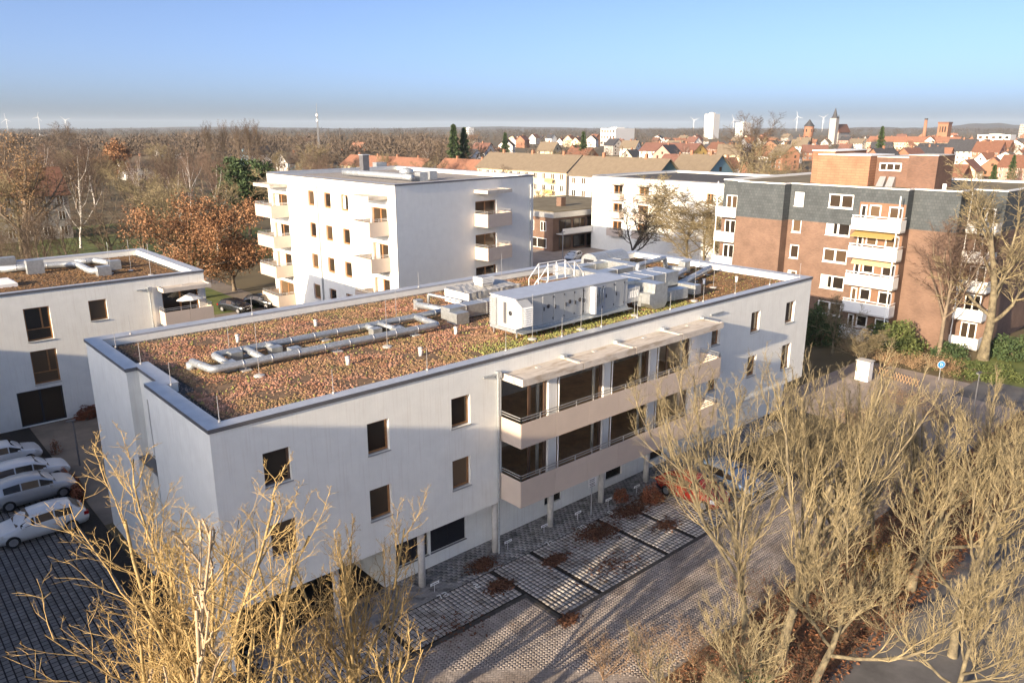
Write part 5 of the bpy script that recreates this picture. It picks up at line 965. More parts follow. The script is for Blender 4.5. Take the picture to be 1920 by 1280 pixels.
for i, (px, py, w_, h, lab) in enumerate(((1655, 690, 2.2, 1.8, 'brown thicket behind the lattice fence'), (1710, 692, 2.4, 1.7, 'brown thicket under the blue sign'), (1600, 668, 2.2, 2.2, 'brown thicket at the foot of the brick block'), (1770, 700, 2.2, 1.5, 'brown thicket right of the blue sign'), (1690, 760, 2.4, 1.4, 'low brown thicket before the pale forecourt'), (1760, 790, 2.2, 1.4, 'low brown thicket beside the footway lamp'), (1600, 800, 2.5, 1.6, 'brown thicket seen through the strip trees'), (1290, 478, 3.0, 4.2, 'brown thicket before the half hidden white block'), (1235, 480, 2.6, 3.4, 'brown thicket left of the yellowish tree'))):
    q = at(px, py, 'z', 0); twig_shrub(lab, 90+i, q[0], q[1], w_, h, 22, M_DRY, (M_DRY, 2, .05, .1))
# undergrowth along the strip: two shrubs and their copies
us = []
M_UND = mat('undergrowth_stem', (.1, .07, .045), .9, col2=(.24, .17, .1), scale=1.2)
for i, (x, y, h) in enumerate(((13.2, -12.6, 2.0), (18.6, -11.7, 2.4), (19.4, -14.6, 2.2), (22.0, -13.7, 2.6), (24.6, -11.6, 2.2), (25.8, -14.4, 2.4), (28.0, -12.8, 2.4), (30.5, -14.3, 2.2), (32.2, -11.8, 2.4), (35.0, -13.4, 2.6), (38.0, -12.0, 2.4), (41.0, -14.0, 2.6), (44.5, -12.4, 2.4), (15.6, -14.8, 1.8), (21.2, -15.3, 1.6), (27.6, -15.4, 1.6), (34.0, -15.2, 1.8), (38.5, -15.4, 1.8))):
    lab = 'dense leafless undergrowth in the planted strip'
    if i < 2: us.append((twig_shrub(lab, 120+i, x, y, 1.7, h, 26, M_UND, (M_LEAFR, 1, .035, .06)), h))
    else: copy_tree(us[i % 2][0], (x, y, 0), i*1.3, h/us[i % 2][1], lab)
bush('dark green bush at the foot of the brick block', 1, 1672, 655, 2.8, 2.6, M_HEDGE, 4500, .14); bush('rounded evergreen bush right of the old trunk', 2, 1900, 668, 2.6, 1.8, M_EVER, 3500, .14); bush('low green bush left of the old trunk', 3, 1780, 668, 1.6, 1.3, M_EVER, 2000, .12); bush('green ground cover bush by the footway', 4, 1840, 700, 3.2, .6, M_HEDGE, 3500, .1)
bush('dark evergreen shrub in the shade beside the right end wall', 5, 1530, 640, 2.2, 3.6, M_EVER, 3500, .14)
bush('russet leaved shrub beside the red car', 6, 1290, 930, .6, 1.0, M_LEAFR, 1500, .06, pos=(23.6, -1.6, 0)); bush('russet leaved shrub left of the red car under the balcony', 7, 0, 0, .5, .7, M_LEAFR, 1200, .05, pos=(22.4, -.3, 0))
bush('low russet hedge along the courtyard kerb', 8, 0, 0, .5, .7, M_LEAFR, 2500, .05, 'hedge', 1, 'hedge', pos=(-.6, 22.5, 0)).scale = (1, 5, 1)
bush('russet hedge beside the left entrance', 9, 0, 0, .5, .9, M_LEAFR, 1500, .06, 'hedge', 1, 'hedge', pos=(3.3, 34.2, 0)).scale = (2, 1, 1)
bush('small leafless rose bush in front of the entrance', 10, 105, 850, .35, 1.0, M_LEAFR, 260, .05, 'shrub', 1, 'shrub')
bush('yellowish bush low at the foot of the strip trees', 11, 1660, 1070, 1.3, 1.2, mat('yellow_leaf', (.2, .13, .03), .9, col2=(.34, .23, .06), obj='i'), 900, .07); bush('dark ivy mound under the leaning trunk', 12, 1380, 1270, 1.2, .7, M_EVER, 1500, .06)
# leaf litter on the strip
g_ = np.random.default_rng(4); n = 16000; c = np.stack([g_.uniform(8, 45, n), -11.1-4.6*g_.random(n)**.9, g_.uniform(.01, .08, n)], -1); s = g_.uniform(.03, .08, (n, 1)); d1 = g_.normal(0, 1, (n, 3)); d1[:, 2] *= .5; d2 = g_.normal(0, 1, (n, 3)); d2[:, 2] *= .5
tag(link('leaf_litter', np_mesh('leaf_litter', np.stack([c-d1*s, c+d2*s*.7, c+d1*s, c-d2*s*.7], 1).reshape(-1, 3), np.arange(4*n).reshape(-1, 4)), mat('litter_leaf', (.12, .05, .025), .9, col2=(.26, .12, .055), scale=3, obj='i')), 'brown leaf litter under the strip trees', 'leaves', kind='stuff')
# ================================================================= background: woods, houses, landmarks
def proto_bare(seed, h, spread, bark, twig, name, ang=.55, up=.16, trunk=.5, r=.22, d=1.0, leaves=None, rmin=.02):
    lv = [LV(10, ang, .7, 5, 4, up, .1, .2, .5, .04), LV(int(8*d), .65, .45, 3, 3, .1, .14, .2, .5, .025), LV(int(8*d), .7, .5, 2, 3, .08, .18, .15, .7, rmin), LV(3, .7, .55, 1, 3, .05, .2, .2, .8, rmin)]
    t = make_tree(name, 'bare tree', seed, h, spread, (h*trunk, r, 5), lv, bark, twig, leaves=leaves); t.location = (0, -400-seed*15, 0); return t
PROT = {'brown': [proto_bare(100+i, 1, .42, M_BARKB, M_TWIGB, 'bare_tree', r=.022/1.0*1.2, rmin=.0016, d=1.0+.1*i) for i in range(0)]}
def P_(seed, h, spread, bark, twig, name='bare_tree', **k): return proto_bare(seed, h, spread, bark, twig, name, **k)
kinds = {'brown': [P_(101, 14, 5.0, M_BARKB, M_TWIGB), P_(102, 15, 5.5, M_BARKB, M_TWIGB, d=1.15), P_(103, 12, 4.8, M_BARKG, M_TWIGB)], 'red': [P_(104, 14, 5.0, M_BARKB, M_TWIGR, d=1.15), P_(105, 13, 5, M_BARKB, M_TWIGR)],
         'birch': [P_(106, 17, 4.2, M_BIRCH, M_TWIGR, 'birch_tree', ang=.4, up=.12, trunk=.75, r=.16), P_(107, 16, 4.5, M_BIRCH, M_TWIGR, 'birch_tree', ang=.4, trunk=.7, r=.15)], 'poplar': [P_(108, 20, 3.0, M_BARKB, M_TWIGB, 'poplar_tree', ang=.3, up=.3, trunk=.7)],
         'olive': [P_(109, 10, 4.5, M_BARKG, M_TWIGG, d=1.1, trunk=.25)], 'oak': [P_(110, 14, 6, M_BARKB, M_TWIGB, 'oak_tree', leaves=(M_LEAFO, 2, .3, .4))]}
def conifer(seed, h, w_, label, drop=.25):
    t = thing('conifer_tree', label, 'tree', local=True); t.location = (0, -300-seed*12, 0); g_ = np.random.default_rng(seed); MB().tube([(0, 0, -.05), (0, 0, h)], [.25, .03], 7).build('trunk', M_BARKD, t); n = 2600
    z = h*(.1+.9*g_.random(n)**.8); a = g_.uniform(0, 6.28, n); rm = w_*(1-z/h)**.85*(.75+.3*np.sin(z*4))+.15; rr = rm*g_.uniform(.25, 1, n); c = np.stack([rr*np.cos(a), rr*np.sin(a), z-rr*drop], -1); d = np.stack([np.cos(a), np.sin(a), -.35+g_.normal(0, .2, n)], -1)*g_.uniform(.3, .65, (n, 1)); s_ = unit(np.cross(d, g_.normal(0, 1, (n, 3))))*.16
    link('crown', np_mesh('crown', np.stack([c-d*.3, c+s_, c+d, c-s_], 1).reshape(-1, 3), np.arange(4*n).reshape(-1, 4)), M_EVER, t); return t
kinds['conifer'] = [conifer(1, 17, 3.8, 'dark conifer'), conifer(2, 13, 3.2, 'dark conifer')]
def pine_proto(seed):
    t = thing('pine_tree', 'dark green pine', 'tree', local=True); g_ = np.random.default_rng(seed); MB().tube([(0, 0, -.05), (.2, .1, 5), (.1, .3, 11)], [.28, .2, .08], 7).build('trunk', M_BARKB, t); cs = [(g_.normal(0, 1.9), g_.normal(0, 1.9), g_.uniform(5, 12.5)) for _ in range(60)]; C_ = []
    for x, y, z in cs: C_.append(np.array([x, y, z])+unit(g_.normal(0, 1, (130, 3)))*g_.uniform(.4, 1.25, (130, 1))*np.array([1.1, 1.1, .6]))
    c = np.concatenate(C_); n = len(c); a = unit(g_.normal(0, 1, (n, 3)))*.3; b = unit(np.cross(a, g_.normal(0, 1, (n, 3))))*.14; link('crown', np_mesh('crown', np.stack([c-a, c+b, c+a, c-b], 1).reshape(-1, 3), np.arange(4*n).reshape(-1, 4)), M_EVER, t); return t
kinds['pine'] = [pine_proto(5)]; kinds['pine'][0].location = (-60, -380, 0)
PH = {id(o): max(v.co.z for ch in o.children for v in ch.data.vertices) for ks_ in kinds.values() for o in ks_}
placed = []
def put(kind, x, y, h, label, group, i=None):
    o = random.choice(kinds[kind]) if i is None else kinds[kind][i]; s = h/PH[id(o)]; placed.append((x, y)); return copy_tree(o, (x, y, -.03), random.uniform(0, 6.28), s, label, group)
def at_row(px, dist): q = at_d(px, 640, dist); return q[0], q[1]
# single trees that can be pointed to: (kind, px, distance, top row, label)
for kd, px, d, top, lab in (('birch', 178, 135, 268, 'white stemmed birch left of the oak, by the lawn'), ('birch', 425, 125, 300, 'white birch standing just left of the white block'), ('birch', 300, 190, 278, 'pale birch in the middle of the left wood'), ('birch', 215, 210, 262, 'pale birch left of the middle of the wood'), ('birch', 385, 180, 272, 'pale birch with forked stem right of the wood centre'), ('birch', 130, 200, 262, 'birch rising behind the left bare tree'),
        ('pine', 487, 150, 292, 'dark green pine beside the blue row house'), ('conifer', 858, 330, 232, 'tallest dark spruce in the middle distance'), ('conifer', 876, 335, 238, 'dark spruce right of the tallest one'), ('conifer', 948, 420, 248, 'small dark spruce before the town'), ('conifer', 1085, 430, 246, 'dark conifer left of the town roofs'), ('conifer', 1605, 420, 236, 'dark conifer behind the brick block roof'), ('conifer', 1812, 190, 308, 'green conifer right of the brown tiled house'), ('conifer', 1843, 300, 290, 'slim conifer before the white gabled house'),
        ('poplar', 430, 330, 224, 'poplar at the left of the poplar clump'), ('poplar', 455, 335, 222, 'poplar second in the poplar clump'), ('poplar', 478, 330, 224, 'poplar third in the poplar clump'), ('poplar', 500, 340, 220, 'poplar fourth in the poplar clump'), ('poplar', 515, 335, 222, 'poplar at the right of the poplar clump'), ('brown', 165, 330, 226, 'round crowned tree breaking the left skyline'), ('brown', 1390, 230, 206, 'tall bare tree rising above the skyline before the town'), ('olive', 1395, 200, 255, 'spreading olive tinged tree behind the brick block'), ('brown', 1360, 225, 240, 'bare tree leaning left of the tall skyline tree'),
        ('oak', 262, 260, 258, 'brown leaved tree in the far left wood'), ('olive', 330, 110, 330, 'olive tinged bare tree behind the copper oak'), ('olive', 455, 118, 335, 'bare tree left of the white block corner'), ('brown', 235, 105, 345, 'dark branched tree before the terraced lawn'), ('brown', 290, 112, 352, 'dark branched tree right of the terraced lawn'), ('brown', 150, 100, 395, 'thin young tree left of the terraced lawn'), ('brown', 100, 98, 400, 'thin young tree beside the grey house'), ('red', 1500, 180, 290, 'reddish bare tree behind the slate corner'), ('olive', 1440, 175, 300, 'pale bare tree behind the slate roof edge'), ('birch', 1265, 300, 262, 'white barked tree before the long red roof'), ('olive', 1010, 165, 350, 'bare shrub like tree beside the yellow flats'), ('brown', 830, 260, 262, 'pale bare tree right of the orange gable'), ('birch', 815, 330, 262, 'whitish tree left of the dark spruces')):
    x, y = at_row(px, d); put(kd, x, y, max(3, z_at(x, y, top)), lab, None)
# wood at the left: countable trees, larger ones first
KW = {'brown': 'bare brown tree', 'red': 'bare reddish tree', 'olive': 'bare olive tinged tree', 'birch': 'white stemmed birch', 'conifer': 'dark conifer'}
def tree_label(kd, px, d, h):
    where = next(w for q, w in ((90, 'behind the grey house'), (200, 'behind the left flat roof'), (330, 'behind the copper oak'), (450, 'between the oak and the pine'), (560, 'beyond the pine'), (660, 'behind the dark flue'), (800, 'beyond the orange roofs'), (930, 'beside the dark spruces'), (1100, 'beyond the cream flats'), (1250, 'beyond the white flats'), (1400, 'by the blue gable'), (1550, 'left of the rooftop housing'), (1700, 'behind the rooftop housing'), (1850, 'behind the slate roof'), (9999, 'at the right edge')) if px < q)
    return '%s %s %s, %s' % ('tall' if h > 12.5 else 'low' if h < 8 else 'medium', KW[kd], where, 'near' if d < 170 else 'halfway back' if d < 260 else 'far back' if d < 380 else 'very far back')
rw = np.random.default_rng(21); cnt = 0
def scatter(n, p0, p1, d0, d1, h0, h1, labi, grp, wts, mind):
    k = 0; tries = 0
    while k < n and tries < n*30:
        tries += 1; px = rw.uniform(p0, p1); d = d0+(d1-d0)*rw.random()**1.3; x, y = at_row(px, d)
        if any((x-a)**2+(y-b)**2 < mind**2 for a, b in placed): continue
        if 28 < x < 54 and 30 < y < 68: continue
        if (110 < px < 285 and d < 190) or (400 < px < 520 and d < 175): continue
        kd = rw.choice(list(wts), p=np.array(list(wts.values()))/sum(wts.values())); hh = rw.uniform(h0, h1); put(kd, x, y, hh, tree_label(kd, px, d, hh), grp); k += 1
scatter(95, -40, 640, 118, 330, 10, 16, 0, 'trees of the left wood', {'brown': 4.5, 'red': 3.5, 'olive': 1.5, 'birch': 2.2}, 6)
scatter(45, 560, 1100, 210, 420, 7, 12.5, 1, 'trees of the middle belt', {'brown': 4, 'red': 3, 'olive': 2, 'conifer': .4}, 8)
scatter(95, 1040, 1960, 210, 620, 5, 10, 2, 'trees among the houses', {'brown': 4, 'red': 2, 'olive': 2, 'conifer': .6}, 10)
scatter(14, -20, 260, 88, 118, 7, 10, 0, 'trees of the left wood', {'brown': 3, 'olive': 2}, 5)
# far woods as one mass: little twig fans and stems
def far_wood(name, label, pts, hs, m, seed, per=70):
    g_ = np.random.default_rng(seed); n = len(pts); c = np.repeat(np.array(pts), per, 0); H = np.repeat(np.array(hs), per); k = len(c); u = unit(g_.normal(0, 1, (k, 3))); rr = g_.uniform(.3, 1, (k, 1)); p = np.stack([c[:, 0], c[:, 1], H*.6], -1)+u*rr*np.stack([H*.42, H*.42, H*.42], -1)
    d = unit(u*np.array([.8, .8, .5])+np.array([0, 0, .45])+g_.normal(0, .5, (k, 3)))*(H*.13)[:, None]; s_ = unit(np.cross(d, g_.normal(0, 1, (k, 3))))*(H*.012+.04)[:, None]; V = np.stack([p-s_, p+d, p+s_], 1).reshape(-1, 3)
    return tag(link(name, np_mesh(name, V, np.arange(3*k).reshape(-1, 3)), m), label, 'wood', kind='stuff')
M_FARW = mat('far_twigs', (.075, .056, .042), .95, col2=(.14, .105, .075), scale=.02); M_FARW2 = mat('far_twigs_dark', (.05, .042, .036), .95, col2=(.09, .072, .058), scale=.01)
def wp(n, p0, p1, d0, d1, h0, h1, pw=1.0):
    px = rw.uniform(p0, p1, n); d = d0+(d1-d0)*rw.random(n)**pw; return [at_row(a, b) for a, b in zip(px, d)], rw.uniform(h0, h1, n)
far_wood('far_wood', 'dense brown wood filling the left background', *wp(700, -60, 900, 330, 1000, 11, 17), M_FARW, 1, 150)
far_wood('far_wood', 'dark wooded strip under the left horizon', *wp(1500, -80, 1300, 1000, 3600, 14, 21), M_FARW2, 2, 55)
far_wood('far_wood', 'brown tree belts between the town houses', *wp(520, 900, 1980, 420, 1500, 7, 12.5), M_FARW, 3, 110)
far_wood('far_wood', 'dark wooded ridge under the right horizon', *wp(1300, 1150, 2000, 1600, 4200, 14, 22), M_FARW2, 4, 55)
# low hills
M_HILL = mat('hill_wood', (.06, .05, .045), .95, col2=(.1, .08, .06), scale=.004)
for lab, p0, p1, d, hh in (('hill', 1500, 2300, 5200, 52), ('hill', -200, 1600, 6500, 30)):
    m = MB(); n = 60; vs = []
    for i in range(n+1):
        px = p0+(p1-p0)*i/n; e = math.sin(math.pi*i/n)**.6*(.75+.25*math.sin(i*.37)+.06*math.sin(i*1.7)); 
        for dd, q in ((d-500, 0), (d, 1), (d+500, 0)): x, y = at_row(px, dd); vs.append((x, y, -1+q*hh*e))
    m._add(vs, [(i*3+j, (i+1)*3+j, (i+1)*3+j+1, i*3+j+1) for i in range(n) for j in range(2)]); struct(m, 'hill', M_HILL)
# ---------------- houses
WALLS = {'white': mat('wall_white', (.74, .72, .68), .9, var=.04), 'cream': mat('wall_cream', (.6, .5, .34), .9, var=.05), 'yellow': mat('wall_yellow', (.6, .42, .14), .9, var=.05), 'brick': mat('wall_brick', (.28, .14, .085), .9, var=.1), 'grey': mat('wall_grey', (.36, .33, .3), .9, var=.06), 'blue': mat('wall_blue', (.16, .27, .33), .9, var=.06), 'pink': mat('wall_pink', (.45, .25, .2), .9, var=.05), 'green': mat('wall_green', (.1, .16, .15), .9, var=.05)}
ROOFS = {'red': mat('roof_red', (.16, .08, .06), .85, var=.15, scale=1), 'orange': mat('roof_orange', (.25, .12, .075), .85, var=.12, scale=1), 'brown': mat('roof_brown', (.17, .135, .095), .9, var=.1, scale=1), 'dark': mat('roof_dark', (.05, .05, .055), .7, var=.2, scale=1), 'rust': mat('roof_rust', (.17, .08, .05), .85, var=.15, scale=1)}
def house(name, label, x, y, wx, ly_, ze, zr, ridge='y', wall='white', roof='red', gable=None, nf=2, win=True, group=None, rz=0, chim=1, step=2.6, cat='house', ww=1.1):
    """gabled house: walls with windows, roof planes with eaves, chimneys; local frame, corner at the origin"""
    t = thing(name, label, cat, local=True, group=group); t.location = (x, y, 0); t.rotation_euler = (0, 0, rz); W = WALLS[wall]; G_ = WALLS[gable or wall]
    if ridge == 'x': swap = True
    else: swap = False
    A, B = (wx, ly_) if not swap else (ly_, wx)                     # A across the ridge, B along it
    T = (lambda p: (p[0], p[1], p[2])) if not swap else (lambda p: (p[1], p[0], p[2]))
    def add(mb, pts):
        q = [T(p) for p in pts]; mb.poly(q if not swap else list(reversed(q)))
    m = MB(); add(m, [(0, 0, 0), (0, 0, ze), (0, B, ze), (0, B, 0)]); m.build('wall', W, t); m = MB(); add(m, [(A, B, 0), (A, B, ze), (A, 0, ze), (A, 0, 0)]); m.build('wall', W, t)
    for yy, fl in ((0, 0), (B, 1)):
        m = MB(); p = [(0, yy, 0), (A, yy, 0), (A, yy, ze), (A/2, yy, zr-.05), (0, yy, ze)]; add(m, p if not fl else list(reversed(p))); m.build('gable_wall', G_, t)
    e = .5; sl_ = (zr-ze)/(A/2)
    for s in (0, 1):
        m = MB(); xa, xb = (-e, A/2) if not s else (A+e, A/2); za = ze-e*sl_
        a = [T((xa, -e, za)), T((xa, B+e, za)), T((xb, B+e, zr)), T((xb, -e, zr))]; m.hexa(a, [(p[0], p[1], p[2]+.2) for p in a]); m.build('roof', ROOFS[roof], t)
    if win:
        for f in range(nf):
            z = .9+f*(ze/nf); hgt = min(1.4, ze/nf-1.2)
            for i in range(int(B/step)):
                yy = (i+.5)*B/int(B/step)
                for sx in (0, 1):
                    if sx == 1 and not swap: continue
                    xx = -.03 if sx == 0 else A+.03; m = MB(); q = [T((xx-.03, yy-ww/2, z)), T((xx+.03, yy-ww/2, z)), T((xx+.03, yy+ww/2, z)), T((xx-.03, yy+ww/2, z))]; m.hexa(q, [(p[0], p[1], p[2]+hgt) for p in q]); o = m.build('window', M_GLASS, t)
                    for k_ in (-1, 0, 1):
                        q = [T((xx-.05, yy+k_*ww/2-.06, z-.06)), T((xx+.05, yy+k_*ww/2-.06, z-.06)), T((xx+.05, yy+k_*ww/2+.06, z-.06)), T((xx-.05, yy+k_*ww/2+.06, z-.06))]; MB().hexa(q, [(p[0], p[1], p[2]+hgt+.12) for p in q]).build('frame', M_WFR, o)
            for xx in np.linspace(A*.25, A*.75, 2):
                q = [T((xx-.5, -.06, z)), T((xx+.5, -.06, z)), T((xx+.5, .0, z)), T((xx-.5, .0, z))]; MB().hexa(q, [(p[0], p[1], p[2]+hgt) for p in q]).build('window', M_GLASS, t)
        q = [T((A/2-.5, -.06, ze+.4)), T((A/2+.5, -.06, ze+.4)), T((A/2+.5, 0, ze+.4)), T((A/2-.5, 0, ze+.4))]
        if zr-ze > 2.5: MB().hexa(q, [(p[0], p[1], p[2]+1.1) for p in q]).build('window', M_GLASS, t)
    for i in range(chim):
        yy = B*(i+.5)/chim; q = [T((A/2-.35, yy-.35, zr-.6)), T((A/2+.35, yy-.35, zr-.6)), T((A/2+.35, yy+.35, zr-.6)), T((A/2-.35, yy+.35, zr-.6))]; MB().hexa(q, [(p[0], p[1], p[2]+1.7) for p in q]).build('chimney', WALLS['brick'], t)
    return t
# long flats with brown roofs, sunny sides towards -x
def flats(label, pxr, pyr, pxl, ze, zr, w_, wall, roof, gable, nf=3, balc=True):
    c = at(pxr, pyr, 'z', ze); l = 8.0
    while l < 90:
        d = np.array([c[0], c[1]+l, ze])-CAM
        if 960+FPX*(d@cR)/(d@cF) < pxl: break
        l += .5
    t = house('terraced_flats', label, c[0], c[1], w_, l, ze, zr, 'y', wall, roof, gable, nf, True, None, 0, max(2, int(l/12)), 3.2, 'building', 1.3)
    if balc:
        for i in range(int(l/9)):
            for f in range(1, nf): y = 4+i*9; z = f*ze/nf+.1; o = MB().box(-1.3, -.02, y, y+3, z-.1, z).build('balcony', M_CONC, t); MB().box(-1.35, -1.3, y, y+3, z, z+1).build('balcony_front', WALLS['yellow'], o)
    return t
flats('white and yellow flats with brown roof and dark gable right of the white block', 1225, 336, 1068, 9.2, 13.4, 11, 'white', 'brown', 'green'); flats('cream flats with brown roof left of the dark gable', 1062, 322, 895, 9.2, 13.2, 11, 'cream', 'brown', 'grey'); flats('flats with brown roof and blue gable before the town', 1325, 326, 1255, 9.2, 13.6, 12, 'white', 'brown', 'blue')
flats('row with orange roof behind the white block, right one', 960, 330, 815, 6.0, 10.0, 10, 'cream', 'orange', 'grey', 2, False); flats('row with orange roof behind the white block, left one', 785, 318, 640, 6.0, 9.6, 10, 'cream', 'orange', 'grey', 2, False)
c = at(540, 316, 'z', 3.5); house('terraced_flats', 'blue row house with dark roof and white gable left of the dark flue', c[0], c[1], 48, 11, 6, 9.8, 'x', 'blue', 'brown', 'white', 2, True, None, 0, 4, 2.8, 'building')
c = at(466, 300, 'z', 3); house('house', 'white house with blue gable and grey roof beyond the pine', c[0], c[1], 14, 12, 6, 10.5, 'x', 'white', 'dark', 'blue', 2); c = at(5, 430, 'z', 3); house('house', 'grey three-storey house with brown roof behind the left bare tree', c[0]-8, c[1]+4, 20, 11, 8.5, 13, 'x', 'grey', 'rust', 'grey', 3)
c = at(672, 288, 'z', 4); house('house', 'house with steep orange gable roof in the middle distance', c[0], c[1], 10, 14, 4.5, 11, 'y', 'cream', 'orange', 'cream', 1)
c = at(880, 305, 'z', 3); house('house', 'white house with dark roof beside the dark spruces', c[0], c[1], 11, 10, 5, 9.5, 'y', 'white', 'dark', None, 2); c = at(900, 296, 'z', 3); house('house', 'house with bright orange roof beside the dark spruces', c[0]+6, c[1], 10, 10, 5, 9.5, 'y', 'white', 'orange', None, 2)
c = at(1790, 345, 'z', 5); house('house', 'brown roofed brick house just behind the brick block', c[0]+2, c[1], 12, 12, 5, 10, 'y', 'brick', 'rust', 'brick', 2)
flats('long white and yellow house with red roof in the town', 1300, 285, 1200, 8.5, 12.5, 12, 'white', 'red', 'yellow', 3, False); flats('very long orange roofed hall in the town', 1795, 268, 1625, 7, 12, 16, 'cream', 'orange', 'cream', 2, False)
c = at(1822, 290, 'z', 6); house('house', 'tall white gabled house in the right of the town', c[0], c[1], 12, 14, 8, 14, 'y', 'white', 'dark', 'white', 3); c = at(1770, 292, 'z', 5); house('house', 'yellow brick house with hipped dark roof', c[0], c[1], 12, 16, 7.5, 11.5, 'y', 'cream', 'dark', 'cream', 3); c = at(1872, 292, 'z', 6); house('house', 'pink gabled house right of the tall white one', c[0], c[1], 12, 13, 8, 13, 'y', 'brick', 'rust', 'pink', 3)
for px, py, lab, rf in ((75, 247, 'low white house far off in the left wood', 'dark'), (105, 243, 'white farm building at the left skyline', 'brown'), (300, 285, 'pale house glimpsed in the middle of the left wood', 'brown'), (235, 318, 'tan roofed house half hidden by the birches', 'brown'), (560, 262, 'small white house under the radio mast', 'rust')):
    c = at(px, py+6, 'z', 3); house('house', lab, c[0], c[1], 16, 11, 5, 9, 'x', 'white', rf, None, 2)
# remaining town: individual houses
rt = np.random.default_rng(77); taken = []; used = set(); n = 0; adj = {'white': 'white', 'cream': 'cream', 'brick': 'brick', 'grey': 'grey', 'pink': 'pinkish', 'yellow': 'yellow'}
for tr in range(4000):
    if n >= 135: break
    px = rt.uniform(880, 1925); d = 300+900*rt.random()**1.2
    if px < 1230 and d < 420: continue
    x, y = at_row(px, d)
    if any((x-a)**2+(y-b)**2 < 17**2 for a, b in taken): continue
    taken.append((x, y)); wl_ = rt.choice(['white', 'cream', 'brick', 'grey', 'pink'], p=[.38, .2, .24, .1, .08]); rf = rt.choice(['red', 'orange', 'rust', 'dark', 'brown'], p=[.2, .1, .24, .28, .18])
    zone = 'right of the brick chimney' if px > 1690 else 'above the slate storey' if px > 1500 else 'below the church' if px > 1400 else 'left of the skyline tree' if px > 1180 else 'at the town\'s left end'
    size = rt.choice(['small', 'broad', 'tall']); wx, ly_, ze, rise = {'small': (8, 9, 4, 4), 'broad': (11, 15, 5.2, 4.4), 'tall': (10, 11, 7.6, 4.6)}[size]
    lab = '%s %s house with %s roof %s, %s rows' % (size, adj[wl_], rf, zone, 'nearest' if d < 480 else 'middle' if d < 720 else 'farthest')
    if lab in used: taken.pop(); continue
    used.add(lab); house('house', lab, x, y, wx, ly_, ze, ze+rise, rt.choice(['x', 'y']), wl_, rf, None, 1 if size == 'small' else 2 if size == 'broad' else 3, d < 800, 'town houses', rt.normal(0, .25), 1, 3.0); n += 1
# ---------------- landmarks on the skyline
def slab(label, px, d, w_, dep, top, wall='white', rows=12, side=None, name='tower_block'):
    x, y = at_row(px, d); h = z_at(x, y, top); t = thing(name, label, 'building', (x, y, 0)); MB().box(x, x+dep, y, y+w_, 0, h).build('wall', WALLS[wall], t); MB().box(x+dep*.3, x+dep*.7, y+w_*.3, y+w_*.7, h, h+h*.06).build('roof_housing', WALLS[wall], t)
    for f in range(rows):
        z = h*(f+.3)/rows
        for k_ in range(5): yy = y+w_*(k_+.25)/5; MB().box(x-.06, x-.002, yy, yy+w_*.1, z, z+h/rows*.45).build('window', M_GLASS, t)
        if side: MB().box(x+.5, x+dep-.5, y-.06, y-.002, z, z+h/rows*.5).build('window_band', WALLS[side], t)
slab('white high-rise on the skyline', 1310, 1500, 20, 20, 214, rows=12); slab('smaller white slab left of the tall skyline tree', 1362, 1300, 14, 24, 230, rows=7); slab('teal glazed hospital block at the right skyline', 1858, 1500, 14, 40, 233, 'grey', 6, 'blue', 'office_block'); slab('white flat-roofed block in the middle of the skyline', 1140, 900, 22, 34, 241, rows=3); slab('small white block far left of the town', 885, 1700, 12, 14, 240, rows=5); slab('low white hall in the right of the town', 1830, 900, 34, 20, 253, 'white', 2)
x, y = at_row(1477, 800); h = z_at(x, y, 224); t = thing('water_tower', 'round brick water tower with dark conical roof', 'tower', (x, y, 0)); zb_ = z_at(x, y, 237); MB().lathe([(4.2, 0), (3.9, zb_*.55), (4.6, zb_*.6), (4.6, zb_)], (x, y, 0), 18).build('shaft', WALLS['brick'], t, True); MB().lathe([(5.3, zb_), (2.6, zb_+(h-zb_)*.5), (.25, h)], (x, y, 0), 18).build('roof', ROOFS['dark'], t)
for i in range(6): a = i*1.05; MB().box(x+4.55*math.cos(a)-.5, x+4.55*math.cos(a)+.5, y+4.55*math.sin(a)-.5, y+4.55*math.sin(a)+.5, zb_*.75, zb_*.88).build('window', M_GLASS, t)
x, y = at_row(1520, 1000); h = z_at(x, y, 202); zs_ = z_at(x, y, 222); t = thing('church', 'church with tall pointed dark spire on the skyline', 'church', (x, y, 0)); MB().box(x-4, x+4, y-4, y+4, 0, zs_).build('tower', WALLS['grey'], t); MB().lathe([(4.6, zs_), (3.0, zs_+(h-zs_)*.22), (.1, h)], (x, y, 0), 8).build('spire', ROOFS['dark'], t)
for s in (-1, 1): MB().lathe([(1, zs_), (.05, zs_+(h-zs_)*.35)], (x+3.3*s, y-3.3, 0), 6).build('pinnacle', ROOFS['dark'], t)
MB().box(x+4, x+34, y-5, y+5, 0, zs_*.45).build('nave', WALLS['grey'], t); MB()._add([(x+4, y-6, zs_*.45), (x+35, y-6, zs_*.45), (x+35, y, zs_*.78), (x+4, y, zs_*.78), (x+4, y+6, zs_*.45), (x+35, y+6, zs_*.45)], [(0, 1, 2, 3), (3, 2, 5, 4), (0, 3, 4), (1, 5, 2)]).build('nave_roof', ROOFS['rust'], t)
x, y = at_row(1679, 1000); h = z_at(x, y, 222); t = thing('factory_chimney', 'tall round brick factory chimney', 'chimney', (x, y, 0)); MB().lathe([(2.6, 0), (1.7, h*.94)], (x, y, 0), 14).build('shaft', WALLS['brick'], t, True); MB().lathe([(2.0, h*.942), (2.0, h)], (x, y, 0), 14).build('rim', ROOFS['dark'], t)
